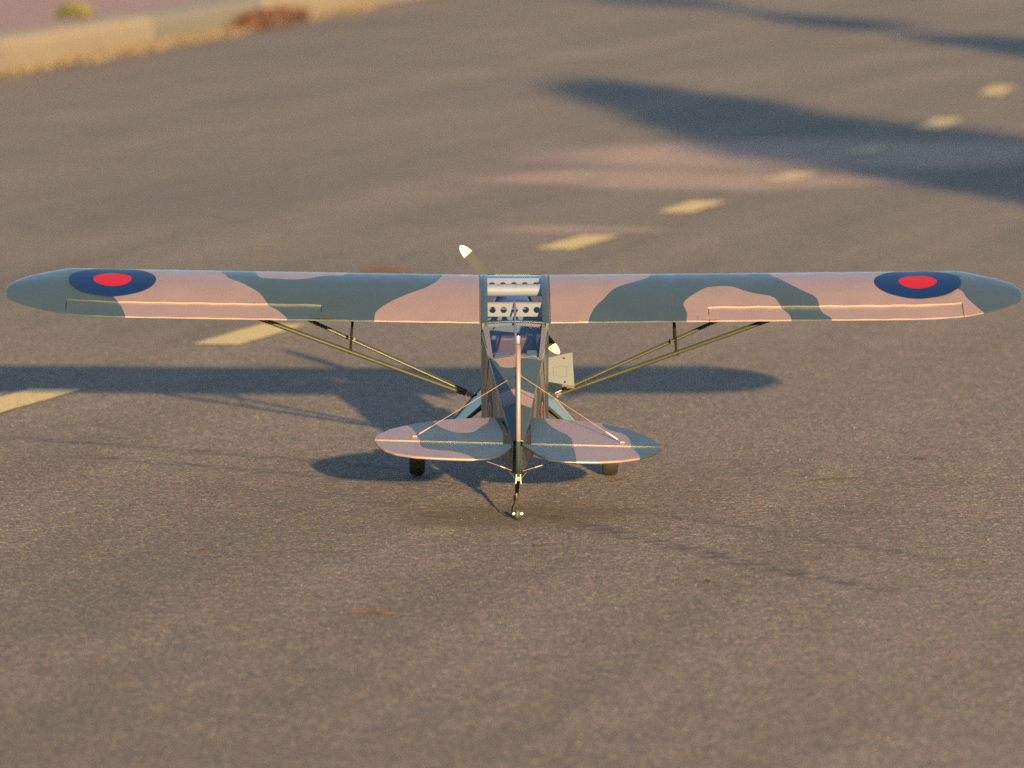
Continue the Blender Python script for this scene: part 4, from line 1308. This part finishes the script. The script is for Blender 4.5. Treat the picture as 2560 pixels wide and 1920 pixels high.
# open hatch on the right side of the cabin
DL = .845
hp = [atL(1371.5, 894, DL), atL(1431, 881, DL - .012), atL(1436, 966, DL - .012), atL(1370.5, 954.5, DL)]
hat = MB().slab(hp, (0, .004, 0)).build('side_hatch', 'hatch', root, False); bevel(hat, .0006)
hat['label'] = 'open hatch panel showing its pale grey inner side'
def hq(u, v):
    return hp[0].lerp(hp[1], u).lerp(hp[3].lerp(hp[2], u), v)
for (u, v) in ((.64, .12), (.64, .90)):
    c_ = hq(u, v)
    o = MB().lathe((c_.x, c_.y - .0028, c_.z), (0, 1, 0), [(0, .0012), (.0006, .0024), (.003, .0024)], 12).build('screw', 'blackm', hat)
q = [hq(.2, .40), hq(.74, .38), hq(.74, .72), hq(.2, .72)]
mb = MB()
for i in range(4): mb.tube([q[i] + Vector((0, -.001, 0)), q[(i + 1) % 4] + Vector((0, -.001, 0))], .0009, 6)
mb.build('latch_frame', 'hatch', hat)
lipa, lipb = hp[3] + Vector((0, -.002, -.0004)), hp[2] + Vector((0, -.002, -.0004))
mid_ = lipa.lerp(lipb, .52)
dn = Vector((0, .004, -.0062))
mb = MB().slab([lipa, mid_, mid_ + dn, lipa + dn], (0, .003, 0), 0).slab([mid_, lipb, lipb + dn, mid_ + dn], (0, .003, 0), 1)
mb.build('hatch_lip', ['olive_strut', 'pink'], hat, False)
c_ = hq(.62, 1.06)
o = MB().box((c_.x - .0015, c_.y - .002, c_.z - .006), (c_.x + .0015, c_.y + .002, c_.z)).build('hatch_peg', 'blackm', hat, False)

# ------------------------------------------------------------------ litter on the asphalt
def twig(a, b, r, mat, label, bend=.012):
    pa, pb2 = ground(*a), ground(*b)
    d = pb2 - pa; c = (pa + pb2) / 2
    mid1 = pa.lerp(pb2, .35) + Vector((-d.y, d.x, 0)).normalized() * bend; mid2 = pa.lerp(pb2, .7) - Vector((-d.y, d.x, 0)).normalized() * bend * .5
    pts = [(p.x - c.x, p.y - c.y, r * .85 + dz) for p, dz in ((pa, 0), (mid1, r * .6), (mid2, r * .3), (pb2, 0))]
    me = MB().tube(pts, [r * .5, r, r * .9, r * .35], 7).build('twig', mat, None, frame=False)
    me.location = (c.x, c.y, 0)
    tag(me, label, 'twig')
twig((872, 1534), (1000, 1537), .0034, 'redtwig', 'long reddish brown twig lying alone on asphalt well behind the tail wheel')
twig((905, 677), (1032, 678), .009, 'redtwig', 'blurred reddish twig lying on the road beyond the left wing')
twig((2288, 1149), (2316, 1148), .0022, 'twig', 'short dark twig on bare asphalt beyond the right tailplane')
twig((2018, 1205), (2152, 1194), .0020, 'twig', 'long thin dark twig on asphalt to the right of the tail')
twig((498, 1377), (535, 1375), .0022, 'redtwig', 'tiny brown twig on asphalt between the dashed line and the tail wheel')
twig((1335, 1366), (1362, 1364), .0018, 'twig', 'tiny dark twig on asphalt just behind the tail wheel')
twig((1742, 1454), (1795, 1456), .0022, 'twig', 'dark crooked twig on open asphalt behind the right wheel')
def leafbit(px, py, sz, mat, label):
    c = ground(px, py)
    vs = [(-sz, 0, .002), (-.3 * sz, -.5 * sz, .004), (.5 * sz, -.45 * sz, .009), (sz, 0, .003), (.4 * sz, .5 * sz, .008), (-.4 * sz, .45 * sz, .003), (0, 0, .011)]
    o = mesh('fallen_leaf', vs, [(0, 1, 6), (1, 2, 6), (2, 3, 6), (3, 4, 6), (4, 5, 6), (5, 0, 6)], mat, frame=False)
    md_ = o.modifiers.new('thick', 'SOLIDIFY'); md_.thickness = .0012
    o.location = (c.x, c.y, 0); o.rotation_euler = (0, 0, px * .7)
    tag(o, label, 'leaf')
leafbit(512, 827, .011, 'redtwig', 'orange-brown leaf scrap beside the middle yellow dash')
leafbit(175, 331, .034, M['drygrass'], 'pale yellow dry leaf far along the road near the kerb side')
leafbit(222, 327, .028, M['drygrass'], 'pale yellow dry leaf pair lying farther up the road')
leafbit(8, 322, .03, M['drygrass'], 'pale dry leaf at the kerb side of the road')
# loose grit
rr = random.Random(77); vs, fs = [], []
for i in range(500):
    px, py = rr.uniform(-60, 2620), 480 + 1440 * rr.random() ** 0.8
    c = ground(px, py); q = rr.uniform(.0007, .0016) * (1.5 if rr.random() < .1 else 1)
    k = len(vs)
    a = rr.uniform(0, 6.28)
    for j in range(4): vs.append((c.x + math.cos(a + j * 1.57) * q * rr.uniform(.7, 1.2), c.y + math.sin(a + j * 1.57) * q * rr.uniform(.7, 1.2), 0.0003))
    vs.append((c.x, c.y, q * rr.uniform(.9, 1.4)))
    fs += [(k + j, k + (j + 1) % 4, k + 4) for j in range(4)]
M['grit'] = leaf_mat('loose_grit', (.1, .085, .07), (.3, .26, .2))
gr = mesh('grit', vs, fs, 'grit', frame=False); tag(gr, 'loose pale grit scattered over the asphalt', 'grit', kind='stuff')
